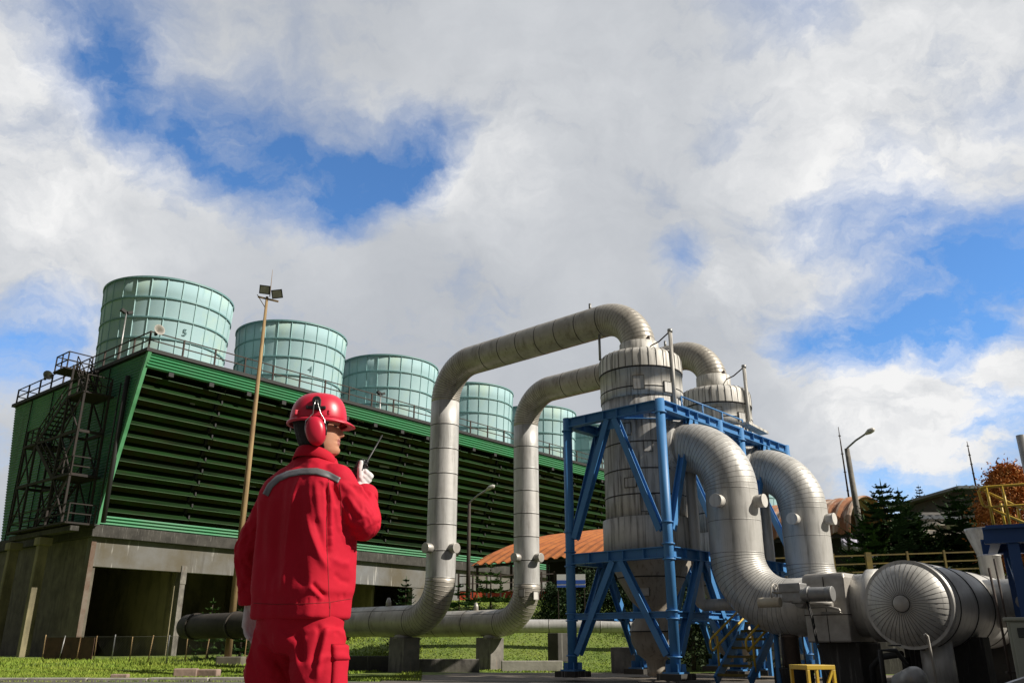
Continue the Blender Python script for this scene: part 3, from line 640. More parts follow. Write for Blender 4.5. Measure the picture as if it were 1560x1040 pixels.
# ---------------------------------------------------------------- blue frames
H=1.2; ZT=5.28; ZM=2.36; ZL=1.22; Z0=.0
def blue_frame(a,lab):
    t=thing('support_frame',lab,'steel frame',W(a,0,.08),PRZ,'blue steel frames around the separators')
    zt,zm,zl=ZT-.08,ZM-.08,ZL-.08
    for sx in (-1,1):
        for sy in (-1,1):
            m=MB(); m.cyl((sx*H,sy*H,.14),(sx*H,sy*H,zt+.12),.098,20)
            for z in (.38,zl-.09,zl+.05,zm-.15,zm+.14,zm+.55,zt-.18): m.cyl((sx*H,sy*H,z),(sx*H,sy*H,z+.025),.128,20)
            c=m.build('column',M['blue'],t)
            m=MB(); m.box((sx*H,sy*H,.12),(.36,.36,.03)); 
            for k in range(4):
                th=PI/2*k+PI/4; m.box((sx*H+.13*math.cos(th),sy*H+.13*math.sin(th),.2),(.12,.014,.14),Matrix.Rotation(th,3,'Z'))
            m.build('base_plate',M['blue'],c)
            m=MB(); m.box((sx*H,sy*H,.05),(.52,.52,.11)); m.build('plinth',M['concrete_dark'],c)
    sides=[((-H,-H),(-H,H)),((H,-H),(H,H)),((-H,-H),(H,-H)),((-H,H),(H,H))]
    for (p,q_) in sides:
        p=Vector((*p,0)); q_=Vector((*q_,0)); d=(q_-p).normalized(); e0,e1=p+d*.09,q_-d*.09; mid=(p+q_)/2; n=Vector((-d.y,d.x,0))
        up=lambda v,z: Vector((v.x,v.y,z))
        for nm,z,hh in (('top_beam',zt,.20),('middle_beam',zm,.21)):
            m=MB(); m.ibeam(up(e0,z),up(e1,z),.17,hh); 
            for f in (.2,.42,.58,.8): c=up(e0.lerp(e1,f),z); m.box(c,(.16,.014,hh-.03),frame(d))
            m.build(nm,M['blue'],t)
        m=MB(); m.ibeam(up(e0,zl),up(e1,zl),.11,.12); m.build('lower_strut',M['blue'],t)
        for (za,zb,zc) in ((zt-.1,zm+.42,0),(zm-.1,.42,0)):
            for e,s in ((e0,1),(e1,-1)):
                top=up(mid-d*s*.09,za); bot=up(e+d*s*.06,zb)
                m=MB(); m.ibeam(top,bot,.13,.145,up=tuple(n)); m.build('brace',M['blue'],t)
        for z in (zt-.17,zm-.19): pass
        m=MB(); m.box(up(mid,zm-.2),(.014,.42,.22),frame(d)); m.build('gusset',M['blue'],t)
        m=MB(); m.box(up(mid,zt-.2),(.014,.42,.22),frame(d)); m.build('gusset',M['blue'],t)
    for sx,sy in ((-1,1),(1,1),(1,-1),(-1,-1)):
        m=MB(); m.ibeam((sx*(H-.08),sy*.12,zt-.02),(sx*.12,sy*(H-.08),zt-.02),.12,.15); m.build('corner_beam',M['blue'],t)
    return t
blue_frame(0,'nearer blue steel frame with inverted V braces around the front separator')
blue_frame(3.4,'farther blue steel frame around the rear separator')
# walkway beams between the frames
t=thing('walkway','narrow blue walkway with thin handrail running between the tops of the two blue frames','walkway',W(1.7,-1.2,ZT),PRZ)
m=MB(); m.ibeam((-.42,0,0),(.42,0,0),.17,.20); m.build('beam',M['blue'],t)
m=MB()
for z in (.28,.5): m.tube([(-1.6,.25,z),(1.2,.25,z)],.02,6)
for x in (-1.6,-.7,.2,1.2): m.tube([(x,.25,.1),(x,.25,.5)],.02,6)
m.build('handrail',M['blue'],t)
m=MB(); m.bx(-.45,.45,.1,.7,.1,.14); m.build('deck',M['steel'],t)
o=MB().bx(-.5,.5,-.12,.12,-.03,.03).build('plank',M['vessel_top'],None); o.location=W(3.3,-1.05,ZT+.35); o.rotation_euler=(0,R(4),PRZ); tag(o,'short pale plank lying across the top of the farther blue frame','plank')
# ---------------------------------------------------------------- outlet pipes
def outlet(a,lab,tail,seed):
    t=thing('outlet_pipe',lab,'pipe',W(a,0,0),PRZ,'thick silver outlet pipes bending down from the separators')
    path=make_path((-.86,4.6,180),[('s',.12,.1),('a',1.02,90,20),('s',4.6-1.33-2.04,.62),('a',1.02,-90,20),('s',tail,.8)])
    m=MB(); sweep(m,path,.515,seamw=.012,lip=.001,long_at=(.75,2.6),seed=seed); m.build('bend',PIPEM('bright'),t)
    yv=-.86-.12-1.02
    for ph in (180,-90,60): insp_cap(t,yv,3.32,.515,R(ph),.125,.16,'vessel_top')
    return t
outlet(0,'nearer thick silver outlet pipe curving down from the front separator to the gate valve',.75,11)
outlet(3.4,'farther thick silver outlet pipe curving down from the rear separator behind the valve box',2.6,12)
# drain pipes
def drain(a,lab,bend):
    y=-1.07; z0=4.6-.4; zb=1.42
    m=MB(); R0=.16
    pts=[(0,y,z0),(0,y,zb+R0)]
    for i in range(1,7):
        th=PI/2*i/6; pts.append((0,y-R0*(1-math.cos(th)),zb+R0-R0*math.sin(th)))
    pts.append((0,y-.95,zb))
    t=thing('drain_pipe',lab,'pipe',W(a,0,0),PRZ,'straight grey drain pipes below the outlet bends')
    t.location=W(a,0,0)
    MB().tube(pts,.115,16).build('pipe',M['bright'],t)
    m=MB()
    for z in (2.9,3.7): m.cyl((0,y,z-.012),(0,y,z+.012),.112,16)
    m.build('joint',M['seam_soft'],t)
drain(.05,'thin grey drain pipe with an elbow beside the nearer blue column',1); drain(3.4,'thin grey drain pipe standing between the two thick outlet pipes',1)
# ---------------------------------------------------------------- gate valve in its lagging box
gv=thing('gate_valve','boxed grey gate valve with motor actuator and hand wheel on the thick outlet pipe','valve',W(0,-3.9,0),PRZ)
m=MB(); V=[]
# housing: chamfered box tapering at the top
for z,k in ((.72,1.0),(1.45,1.0),(1.78,.98),(1.86,.90)):
    for sx,sy in ((-1,-1),(1,-1),(1,1),(-1,1)): V.append((sx*.64*k,sy*.38*(1 if z<1.8 else .93),z))
F_=[(0,3,2,1),(12,13,14,15)]
for i in range(3):
    for j in range(4): F_.append((i*4+j,i*4+(j+1)%4,(i+1)*4+(j+1)%4,(i+1)*4+j))
m.add(V,F_); m.build('housing',M['cap'],gv,bevel=.03)
m=MB(); m.bx(-.644,.644,-.384,.384,1.16,1.175); m.bx(-.644,-.60,-.02,-.008,.72,1.80); m.build('housing_seam',M['seam'],gv)
m=MB(); m.lathe([(.515,-.78),(.6,-.76),(.6,-.6),(.52,-.56),(.5,-.30)],40,c=(0,0,1.33),M=Matrix.Rotation(R(-90),3,'X')); m.lathe([(.515,-1.12),(.64,-1.1),(.64,-.95),(.52,-.93)],40,c=(0,0,1.33),M=Matrix.Rotation(R(-90),3,'X')); m.build('flange',M['bright'],gv)
ac=Vector((-.92,.30,1.50))
m=MB(); m.box(ac+Vector((.0,.12,.11)),(.3,.40,.16)); m.box(ac+Vector((0,.1,-.02)),(.26,.36,.2)); m.cyl(ac+Vector((0,.02,-.15)),ac+Vector((.0,.02,.02)),.14,20); m.cyl(ac+Vector((0,.04,-.12)),ac+Vector((.35,-.02,-.14)),.1,16)
act=m.build('actuator',M['steel'],gv,bevel=.02)
m=MB(); m.cyl(ac+Vector((-.05,-.06,.0)),ac+Vector((-.05,-.55,-.01)),.115,24); m.cyl(ac+Vector((-.05,-.5,-.01)),ac+Vector((-.05,-.6,-.01)),.125,24); m.cyl(ac+Vector((-.05,-.16,0)),ac+Vector((-.05,-.2,0)),.13,24); m.build('motor',M['steel'],act,bevel=.008)
m=MB(); m.cyl(ac+Vector((-.15,.30,-.12)),ac+Vector((-.15,.70,-.12)),.085,20); m.build('stem_cover',mat('cream_metal',(.55,.50,.40),.5,.1,col2=(.42,.37,.28),vscale=5),act,bevel=.008)
m=MB(); c=ac+Vector((-.1,.42,.06)); 
def ring(m,c,rad,t,nrm,n=24,mi=0):
    nrm=Vector(nrm).normalized(); x=nrm.orthogonal().normalized(); y=nrm.cross(x); pts=[c+(x*math.cos(2*PI*i/n)+y*math.sin(2*PI*i/n))*rad for i in range(n+1)]
    m.tube(pts,t,6,mi,cap=False); return x,y
x,y=ring(m,c,.135,.012,(0,1,.15))
for k in range(5): th=2*PI*k/5; m.tube([c,c+(x*math.cos(th)+y*math.sin(th))*.135],.009,5)
m.cyl(c,c+Vector((0,-.22,-.03)),.03,10); m.build('handwheel',M['cap'],act)
m=MB(); b=ac+Vector((.1,-.2,-.26)); m.tube([b+Vector((0,.15,.05)),b+Vector((0,-.2,.06)),b+Vector((-.1,-.45,-.0)),b+Vector((-.1,-.48,-.06)),b+Vector((0,-.1,-.05))],.022,8); m.tube([b+Vector((.02,.2,.1)),b+Vector((.02,-.3,.09))],.045,10); m.build('bracket',M['cap'],act)
# cable hanging from the actuator
pts=[W(0,-3.9,0)+Vector(ac.xyz) for _ in range(1)]
t=thing('cable','black cable hanging in a curve from the valve motor to the ground','cable',W(-.95,-3.72,1.2),PRZ)
m=MB(); m.tube([(0,0,.2),(-.02,-.06,-.1),(-.05,-.1,-.42),(-.2,-.22,-.72),(-.42,-.38,-.98),(-.6,-.55,-1.19)],.014,7); m.tube([(.03,0,.2),(0,-.08,-.1),(-.04,-.12,-.42),(-.17,-.25,-.72),(-.4,-.42,-.98),(-.56,-.62,-1.19)],.012,7); m.build('cable_strand',M['dark'],t)
o=MB().bx(-.5,.5,-.36,.36,-.02,.72).build('valve_plinth',M['concrete_dark'],None,bevel=.02); o.location=W(.1,-3.95); o.rotation_euler=(0,0,PRZ); tag(o,'dark concrete plinth under the boxed gate valve','plinth')
# ---------------------------------------------------------------- header drum
hd=thing('header_drum','large silver steam drum lying on its side with a ribbed domed end and centre cap','drum',W(-1.2,-5.45,0),PRZ)
zc=1.28; rD=.665
MX=Matrix.Rotation(R(90),3,'Y')      # lathe axis z -> local x
m=MB(); ln=7.2
prof=[]; mm=[]
prof.append((rD,.0))
for s in (.34,1.3,2.3,3.3,4.3,5.3,6.3):
    prof+=[(rD,s-.03),(rD,s-.01),(rD+.012,s-.008),(rD+.012,s+.008),(rD,s+.01),(rD,s+.03)]; mm+=[0,0,1,1,1,0]
prof.append((rD,ln)); mm.append(0)
m.lathe(prof,72,c=(0,0,zc),mats=mm,M=MX); m.build('shell',[M['bright'],M['seam']],hd)
dome=[(.11,-.30),(.25,-.275),(.38,-.225),(.50,-.15),(.585,-.065),(.635,.03),(.656,.09),(rD+.001,.15),(rD+.0015,.19)]
m=MB(); m.lathe(dome,72,c=(0,0,zc),M=MX); m.build('domed_end',M['bright'],hd)
m=MB()
for k in range(44):
    th=2*PI*k/44; pts=[]
    for (rr,x) in [(.13,-.303)]+dome[1:8]: pts.append(Vector((x-.002,rr*math.cos(th),zc+rr*math.sin(th))))
    m.tube(pts,.0035,4,cap=False)
m.build('gore_seam',M['seam_soft'],hd)
m=MB(); m.lathe([(.0,-.318),(.115,-.316),(.122,-.308),(.12,-.27)],32,c=(0,0,zc),M=MX); m.lathe([(.122,-.309),(.131,-.307),(.131,-.290)],32,c=(0,0,zc),M=MX,mi=1); m.build('centre_cap',[M['cap'],M['seam']],hd)
m=MB(); m.cyl((1.2,.45,1.33),(1.2,1.3,1.33),.525,36); m.build('inlet_nozzle',M['bright'],hd)
m=MB(); sweep(m,make_path((-.4,1.36,180),[('s',7,.78)]),.40,long_at=(1.4,)); o=m.build('exit_pipe',PIPEM('bright'),hd); o.location=(2.7,0,0)
m=MB(); m.cyl((.55,-.15,-.02),(.55,-.15,.75),.24,28); m.cyl((.55,-.15,.10),(.55,-.15,.13),.26,28); m.build('boot',M['bright'],hd)
for x in (1.6,4.4):
    m=MB(); m.bx(x-.2,x+.2,-.62,.62,-.02,.8); m.build('saddle',M['concrete_dark'],hd)
m=MB(); m.tube([(.6,.9,-.02),(.6,.9,.35),(.5,.7,.5),(.3,.3,.55)],.05,10); m.tube([(.9,.45,-.02),(.9,.45,.5)],.07,10); m.build('drain_line',M['dark'],hd)
# thin sample rod
o=MB().tube([(0,0,0),(0,0,.78),(-.02,0,.80),(-.04,0,.79)],.014,8).build('sample_rod',M['cap'],None); o.location=(4.70,10.0,0); o.rotation_euler=(0,R(-2.5),0); tag(o,'thin pale rod standing in front of the silver drum','rod')
# small pump with grey dome
t=thing('pump','small pump with a rounded grey casing under the silver drum','pump',(5.12,11.6,0),R(20))
m=MB(); m.lathe([(.15,-.2),(.15,.08),(.13,.14),(.08,.18),(.0,.19)],28,c=(0,0,.26),M=Matrix.Rotation(R(70),3,'X')); m.build('casing',M['steel'],t)
MB().bx(-.3,.3,-.22,.3,0,.09).build('base',M['concrete_dark'],t); m=MB(); m.tube([(-.35,.1,.0),(-.35,.1,.62),(-.1,.1,.62),(.05,.1,.45)],.03,8); ring(m,Vector((-.1,.1,.68)),.07,.01,(0,0,1)); m.build('valve_line',M['dark'],t)
# ================================================================== yard furniture and background
# blue and yellow steel stair
t=thing('yard_stair','short blue steel stair with yellow treads and yellow handrails beside the outlet pipe','stairs',(3.95,16.2,.08),R(-40))
rise,run_,n,wd=1.22,1.75,8,.66
for s in (-1,1):
    m=MB(); m.beam((s*wd/2,0,.0),(s*wd/2,run_,rise),.05,.17); m.beam((s*wd/2,run_,0),(s*wd/2,run_,rise),.08,.08); m.build('stringer',M['blue'],t)
    m=MB(); x=s*(wd/2+.02)
    a,b=Vector((x,.0,.50)),Vector((x,run_+.05,1.27)); u=Vector((0,-.05,.20))
    m.tube([a,b,b+u*.3+Vector((0,.05,0)),b+u*.8+Vector((0,.05,0)),b+u,a+u,a+u*.7+Vector((0,-.05,0)),a+u*.3+Vector((0,-.05,-.02)),a],.022,8)
    for f in (.12,.9): m.tube([(x,run_*f,rise*f),(x,run_*f,.50+.77*f+.17)],.022,8)
    m.build('handrail',M['yellow'],t)
for i in range(n):
    f=(i+.6)/n; m=MB(); m.box((0,run_*f,rise*f),(wd,.2,.025)); m.box((0,run_*f-.1,rise*f),(wd,.02,.045)); m.build('tread',M['yellow_dull'],t)
m=MB(); m.bx(-.5,.5,run_,run_+1.0,rise-.05,rise); m.build('landing',M['blue_shaded'],t)
m=MB(); m.beam((.55,run_+.9,0),(.55,run_+.9,rise),.08,.08); m.beam((-.45,run_+.9,0),(-.45,run_+.9,rise),.08,.08); m.build('leg',M['blue'],t)
m=MB(); m.tube([(.62,.0,.0),(.68,.75,1.25)],.05,10); m.tube([(.86,.55,0),(.80,.75,1.2)],.06,10); o=m.build('pipe_prop',M['blue'],None); o.location=(4.12,16.15,.0); o.rotation_euler=(0,0,R(-14)); tag(o,'pair of blue pipe props right of the yellow stair','prop')
# brown cylinder beside the stair
t=thing('cylinder_tank','narrow brown steel cylinder standing on a plinth right of the stair','tank',(5.05,16.2,0))
MB().bx(-.28,.28,-.28,.28,0,.30).build('plinth',M['concrete_dark'],t,bevel=.02)
m=MB(); m.lathe([(.13,.30),(.15,.33),(.15,.80),(.165,.81),(.165,.85),(.08,.87)],24); m.build('body',mat('brown_steel',(.16,.12,.095),.45,.3,col2=(.10,.075,.06),vscale=4),t)
m=MB(); m.tube([(-.2,-.1,.3),(-.2,-.1,.9),(0,-.05,.92)],.014,6); m.tube([(.2,-.1,.3),(.2,-.1,.86)],.014,6); m.build('bracket',M['steel'],t)
# yellow step stool
t=thing('step_stool','two step yellow steel stool standing on the dark ground','stool',(3.50,10.55,0),R(12))
def stool_unit(m,x0,x1,y0,y1,h):
    s=.035
    m.bx(x0,x1,y0,y1,h-.05,h)
    for x in (x0+s/2,x1-s/2):
        for y in (y0+s/2,y1-s/2): m.beam((x,y,0),(x,y,h-.05),s,s)
    for z in (.06,h*.52): 
        m.beam((x0,y0+s/2,z),(x1,y0+s/2,z),s*.8,s*.8); m.beam((x0,y1-s/2,z),(x1,y1-s/2,z),s*.8,s*.8); m.beam((x0+s/2,y0,z),(x0+s/2,y1,z),s*.8,s*.8); m.beam((x1-s/2,y0,z),(x1-s/2,y1,z),s*.8,s*.8)
    m.beam((x1-.03,y0+s/2,h-.05),(x1-.12,y0+s/2,h*.52),.03,.03)
m=MB(); stool_unit(m,-.17,.19,-.2,.2,.47); m.build('upper_step',M['yellow'],t,bevel=.005)
m=MB(); stool_unit(m,-.36,-.175,-.2,.2,.26); m.build('lower_step',M['yellow'],t,bevel=.005)
# cabinet
M['cabinet']=mat('cream_cabinet_paint',(.36,.38,.31),.45,0,col2=(.30,.32,.26),vscale=3,extra=[((.12,.10,.07),4,(3,3,.6),.62,.75,.5)])
t=thing('control_cabinet','pale green electrical cabinet with a small dark window at the right edge','cabinet',(5.66,9.28,0),R(-29))
m=MB(); m.bx(-.42,.5,-.0,.5,.0,.93); m.bx(-.45,.53,-.04,.53,.93,.965); m.build('body',M['cabinet'],t,bevel=.008)
m=MB(); m.bx(-.39,-.02,-.022,-.003,.04,.91); m.build('door',M['cabinet'],t,bevel=.006)
m=MB(); m.bx(-.335,-.165,-.036,-.024,.76,.86); m.build('window',[mat('smoked_glass',(.02,.022,.022),.08,0)],t,bevel=.015)
m=MB(); m.bx(-.10,-.05,-.05,-.024,.46,.56); m.build('handle',M['dark'],t,bevel=.006)
m=MB(); m.bx(.02,.46,-.022,-.003,.04,.91); m.build('door',M['cabinet'],t,bevel=.006)
m=MB(); m.beam((0,0,0),(1.5,0,.45),.05,.07,up=(0,1,0)); m.beam((.05,0,-.09),(1.5,0,.33),.03,.03); m.beam((.95,0,-.1),(.95,0,.28),.035,.035); m.beam((.05,0,-.3),(.05,0,.0),.05,.05); m.beam((1.45,0,-.3),(1.45,0,.42),.05,.05)
o=m.build('barrier_rail',M['steel'],None); o.location=(4.75,8.75,.31); tag(o,'sloping grey barrier rail in front of the cabinet','rail')
t=thing('conduit','thin grey conduit pipes rising beside the cabinet','conduit',(5.36,9.72,0))
m=MB(); m.tube([(0,0,0),(0,0,.85),(-.02,0,1.5)],.014,8); m.build('tube',M['rail'],t); m=MB(); m.tube([(.08,.02,0),(.08,.02,.9),(.07,.02,1.6)],.012,8); m.build('tube',M['rail'],t); m=MB(); m.bx(-.04,.12,-.02,.02,.4,.42); m.build('clip',M['rail'],t)
# platform at the right edge
t=thing('access_platform','dark blue steel platform with yellow guard rails at the right edge','platform',at(1553,800,13.4)*1.0,R(-27)); t.location.z=0
pz=at(1500,800,13.4).z; X0=-.48
m=MB(); m.bx(X0,X0+6,-.25,1.6,pz-.03,pz); m.build('deck',M['blue_shaded'],t)
m=MB(); m.ibeam((X0-.05,-.25,pz-.16),(X0+6,-.25,pz-.16),.18,.25,.03); m.ibeam((X0+.1,-.2,pz-.17),(X0+.1,1.6,pz-.17),.14,.22); m.ibeam((X0-.05,1.6,pz-.16),(X0+6,1.6,pz-.16),.18,.25,.03); m.build('edge_beam',M['blue_shaded'],t)
for x in (X0+.33,X0+3.2):
    for y in (-.22,1.5): m=MB(); m.ibeam((x,y,0),(x,y,pz-.29),.15,.15,.025,up=(0,1,0)); m.build('column',M['blue_shaded'],t)
m=MB(); m.beam((X0+.36,-.22,pz-.95),(X0+1.15,-.22,pz-.3),.08,.08); m.beam((X0+.33,1.5,.3),(X0+3.2,1.5,pz-.4),.09,.09);m.beam((X0+.33,-.1,pz-1.0),(X0+.33,1.4,pz-.4),.08,.08); m.build('brace',M['blue'],t)
hr=.60
m=MB(); x0=X0+.02; y=-.2
m.tube([(x0+.02,y,pz+.06+.24),(x0-.0,y,pz+.34),(x0-.02,y,pz+hr-.06),(x0+.03,y,pz+hr-.01),(x0+.1,y,pz+hr),(x0+5,y,pz+hr+.02)],.022,10)
m.tube([(x0+.02,y,pz+.30),(x0+.08,y,pz+.285),(x0+5,y,pz+.30)],.018,10)
for x in (.10,.32,.9,1.6,2.4): m.tube([(x0+x,y,pz-.02),(x0+x,y,pz+hr)],.022,10)
m.build('guard_rail',M['yellow'],t)
m=MB(); y2=.3
m.tube([(x0+.02,y,pz+hr-.03),(x0+.62,y2,pz+.26),(x0+2.2,y2,pz-.5)],.02,10); m.tube([(x0+.1,y,pz+.26),(x0+.72,y2,pz-.02),(x0+2.2,y2,pz-.75)],.02,10)
for x,z in ((.28,.40),(.5,.30),(.68,.22),(.85,.13),(1.05,.03)): m.tube([(x0+x,y2,pz-.02-.0),(x0+x,y2,pz+z)],.02,8)
m.build('stair_rail',M['yellow'],t)
# bypass pipe with cone seen past the platform
t=thing('riser_pipe','pale lagged riser pipe with a flared top beyond the dark blue platform','pipe',Vector((9.66,17.5,0)))
zt=at(1490,805,17.5).z
m=MB(); m.lathe([(.21,0),(.21,zt-.56),(.22,zt-.555),(.22,zt-.54),(.21,zt-.53),(.22,zt-.49),(.36,zt-.06),(.37,zt)],36); m.build('lagging',M['bright'],t); m=MB(); m.lathe([(.235,1.75),(.235,1.80),(.215,1.81)],36); m.tube([(-.5,-.25,1.66),(.35,-.26,1.76)],.016,8); m.build('band',M['vessel_top'],t)
o=MB().tube([(0,0,0),(-.05,0,6.0)],.075,12).build('vent_stack',M['steel'],None); o.location=at(1556,672,13.5)*1; o.location.z=at(1556,672,13.5).z-5.9; o.location.x+=.06; tag(o,'grey vent stack cut by the right edge, above the yellow guard rail','vent pipe')
# ------------------------------------------------------------------ masts and lamps
M['pole']=mat('weathered_tan_pole',(.36,.25,.12),.8,0,col2=(.20,.125,.06),vscale=1.2,vstretch=(6,6,.5),extra=[((.09,.055,.03),1.5,(5,5,.6),.52,.68,.8)],bump=.15)
mb=at(346,1008,30); mt=at(407,452,30); hgt=mt.z-.0
t=thing('floodlight_mast','tall weathered tan mast with two black floodlights behind the worker','mast',(mb.x,30,0))
t.location=(mt.x-.0,30,0)
lean=mb.x-mt.x
MB().tube([(lean,0,.2),(lean*.5,0,hgt*.5),(0,0,hgt)],[.12,.095,.05],14).build('pole',M['pole'],t)
MB().bx(lean-.3,lean+.55,-.3,.3,-.2,.3).build('footing',M['concrete'],t,bevel=.03)
m=MB(); m.beam((-.35,0,hgt+.0),(.45,0,hgt-.2),.06,.06); m.tube([(.1,0,hgt),(.1,0,hgt+1.15)],[.02,.006],6); m.tube([(-.4,.02,hgt+.1),(-.1,0,hgt-.35),(0,0,hgt-.5)],.015,6); m.build('crossarm',M['pole'],t)
for x,z,tl in ((-.08,.30,.35),(.40,.12,-.3)):
    m=MB(); Rm=Matrix.Rotation(tl*.4,3,'Y')@Matrix.Rotation(R(25),3,'X')
    V=[Rm@Vector((sx*(.21 if f else .13),-.13 if f else .16,sz*(.17 if f else .11)))+Vector((x,0,hgt+z)) for f in (1,0) for sx,sz in ((-1,-1),(1,-1),(1,1),(-1,1))]
    m.add(V,[(0,1,2,3),(7,6,5,4),(0,4,5,1),(1,5,6,2),(2,6,7,3),(3,7,4,0)]); fl=m.build('floodlight',M['dark'],t)
    m=MB(); m.add([Rm@Vector((sx*.17,-.136,sz*.135))+Vector((x,0,hgt+z)) for sx,sz in ((-1,-1),(1,-1),(1,1),(-1,1))],[(0,1,2,3)]); m.build('lens',M['cap'],fl)
def street_lamp(bx,by,topx,topy,Y,arm,lab,zb,r0,mt):
    b=at(bx,by,Y); tp=at(topx,topy,Y); h=tp.z-zb
    t=thing('street_lamp',lab,'lamp post',(tp.x,Y,zb),0,'single arm street lamps')
    MB().tube([(b.x-tp.x,0,0),(0,0,h)],[r0,r0*.62],12).build('pole',M[mt],t)
    ex=at(arm[0],arm[1],Y); dx=ex.x-tp.x; dz=ex.z-tp.z
    MB().tube([(0,0,h-.35),(0.02,0,h+.02),(dx*.35,-.2,h+dz*.45),(dx*.8,-.45,h+dz*.86)],.035,8).build('arm',M['steel'],t)
    m=MB(); m.tube([(dx*.70,-.42,h+dz*.76),(dx*.85,-.5,h+dz*.90),(dx*1.0,-.58,h+dz*1.0),(dx*1.06,-.6,h+dz*1.04)],[.04,.095,.08,.02],12); m.build('lamp_head',M['vessel_top'],t)
street_lamp(713,905,715,765,35,(752,744),'slim dark street lamp between the two steam risers','x' and 1.9,.10,'rail')
street_lamp(1323,880,1290,683,28.5,(1320,660),'pale concrete street lamp leaning above the right end of the shed',2.6,.13,'pier')
def antenna(bx,by,tx,ty,Y,lab):
    b=at(bx,by,Y); tp=at(tx,ty,Y)
    t=thing('antenna_mast',lab,'antenna',b,0,'thin antenna masts on the skyline')
    m=MB(); d=tp-b; m.tube([(0,0,0),d*.75,d],[.05,.035,.015],6); m.build('rod',M['rail'],t)
    for f in (.3,.5,.7,.9): MB().tube([d*f+Vector((-.06,0,0)),d*f+Vector((.06,0,0))],.03,5).build('joint',M['dark'],t)
antenna(1298,790,1277,650,42,'thin dark antenna mast left of the pale leaning street lamp'); antenna(1487,742,1473,672,46,'thin dark antenna mast on the roof of the far building')
# ------------------------------------------------------------------ rusted barrel roof shed
M['rust']=mat('rusty_corrugated_roof',(.46,.155,.035),.75,.1,col2=(.33,.10,.03),vscale=.5,extra=[((.50,.40,.32),.8,(3.2,.25,1),.52,.66,.0),((.14,.05,.025),1.1,(2.5,.3,1),.52,.7,.55)])
M['rust_old']=mat('old_rusty_roof',(.36,.15,.06),.75,.1,col2=(.17,.065,.03),vscale=.7,vstretch=(1,3,1),extra=[((.55,.46,.38),.8,(.35,3.4,1),.48,.62,.8),((.08,.04,.025),1.2,(.4,3,1),.55,.7,.7)])
M['rib_pale']=mat('pale_roof_rib',(.50,.42,.34),.7,.1,col2=(.30,.14,.07),vscale=.8,vstretch=(1,2,1)); M['rib_rust']=mat('rusty_roof_rib',(.40,.13,.03),.75,.1,col2=(.24,.07,.02),vscale=.7)
S0=at(718,862,40); se=S0.z
sh=thing('long_shed','long low shed with an orange rusted corrugated barrel roof behind the pipes','shed',(S0.x,S0.y,0),PRZ)
def barrel(sh,se,hw,rs,y0,y1,name,mt,ex=.62,pitch=.55):
    m=MB(); n=20; ys=[]; y=y0; c=0
    offs=[0,0,0,.045,.085,.085,.045]; st=pitch/7
    while y>y1: ys.append((y,offs[c%7])); y-=st; c+=1
    for y,o in ys:
        for k in range(n+1):
            u=-1+2*k/n; m.v.append((hw+hw*u,y,se+rs*(1-u*u)**ex+o))
    for i in range(len(ys)-1):
        for k in range(n): m.f.append([i*(n+1)+k,i*(n+1)+k+1,(i+1)*(n+1)+k+1,(i+1)*(n+1)+k]); m.m.append(1 if ys[i][1]>.06 and ys[i+1][1]>.06 else 0); m.sm.append(False)
    o=m.build(name,[mt,M['rib_pale'] if mt is M['rust_old'] else M['rib_rust']],sh); s=o.modifiers.new('s','SOLIDIFY'); s.thickness=.03; return o
hw,rs=10.7,2.25
barrel(sh,se,hw,rs,0,-9.0,'roof',M['rust'],.85)
for i in range(5):
    m=MB(); m.beam((.2,-.2-i*2.1,1.8),(.2,-.2-i*2.1,se+.05),.09,.09); m.build('post',M['rail'],sh)
m=MB(); m.beam((.2,0,se-.02),(.2,-9,se-.02),.1,.12); m.build('eave_beam',M['dark'],sh)
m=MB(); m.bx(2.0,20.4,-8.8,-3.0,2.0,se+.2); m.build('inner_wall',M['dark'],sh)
S2=at(1296,813,28.9); sh2=thing('workshop_shed','smaller barrel roofed shed with rust and white streaked corrugated roof left of the conifers','shed',(S2.x,S2.y,0),PRZ)
barrel(sh2,S2.z,2.3,1.45,7.5,0,'roof',M['rust_old'],.55,.42)
for i in range(4):
    m=MB(); m.beam((.12,.15+i*2.3,2.4),(.12,.15+i*2.3,S2.z+.03),.09,.09); m.build('post',M['rail'],sh2)
m=MB(); m.beam((.1,0,S2.z-.02),(.1,7.5,S2.z-.02),.1,.12); m.build('eave_beam',M['dark'],sh2)
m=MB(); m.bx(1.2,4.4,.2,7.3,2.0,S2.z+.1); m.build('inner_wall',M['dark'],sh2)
# banner on the shed
t=thing('banner','small blue and white banner on two posts in front of the shed','banner',at(870,884,30.6),R(-8))
m=MB(); m.bx(-.5,.5,0,.012,-.22,.22,0); m.bx(-.5,.5,-.006,-.002,-.11,.02,1); m.bx(-.5,.5,-.006,-.002,-.22,-.15,1); m.build('cloth',[mat('white_banner',(.7,.7,.7),.7),mat('blue_banner',(.03,.10,.45),.7)],t)
m=MB(); m.beam((-.46,.03,.2),(-.46,.03,-1.8),.03,.03); m.beam((.46,.03,.2),(.46,.03,-1.8),.03,.03); m.build('post',M['rail'],t)
M['orange_net']=mat('red_barrier',(.55,.07,.03),.7)
o=MB().bx(-4.2,2.4,0,.05,-.25,.12).build('red_barrier',M['orange_net'],None); o.location=at(845,904,38.2); o.rotation_euler=(0,0,R(-3)); tag(o,'low red barrier strip behind the dark guard fence','barrier')
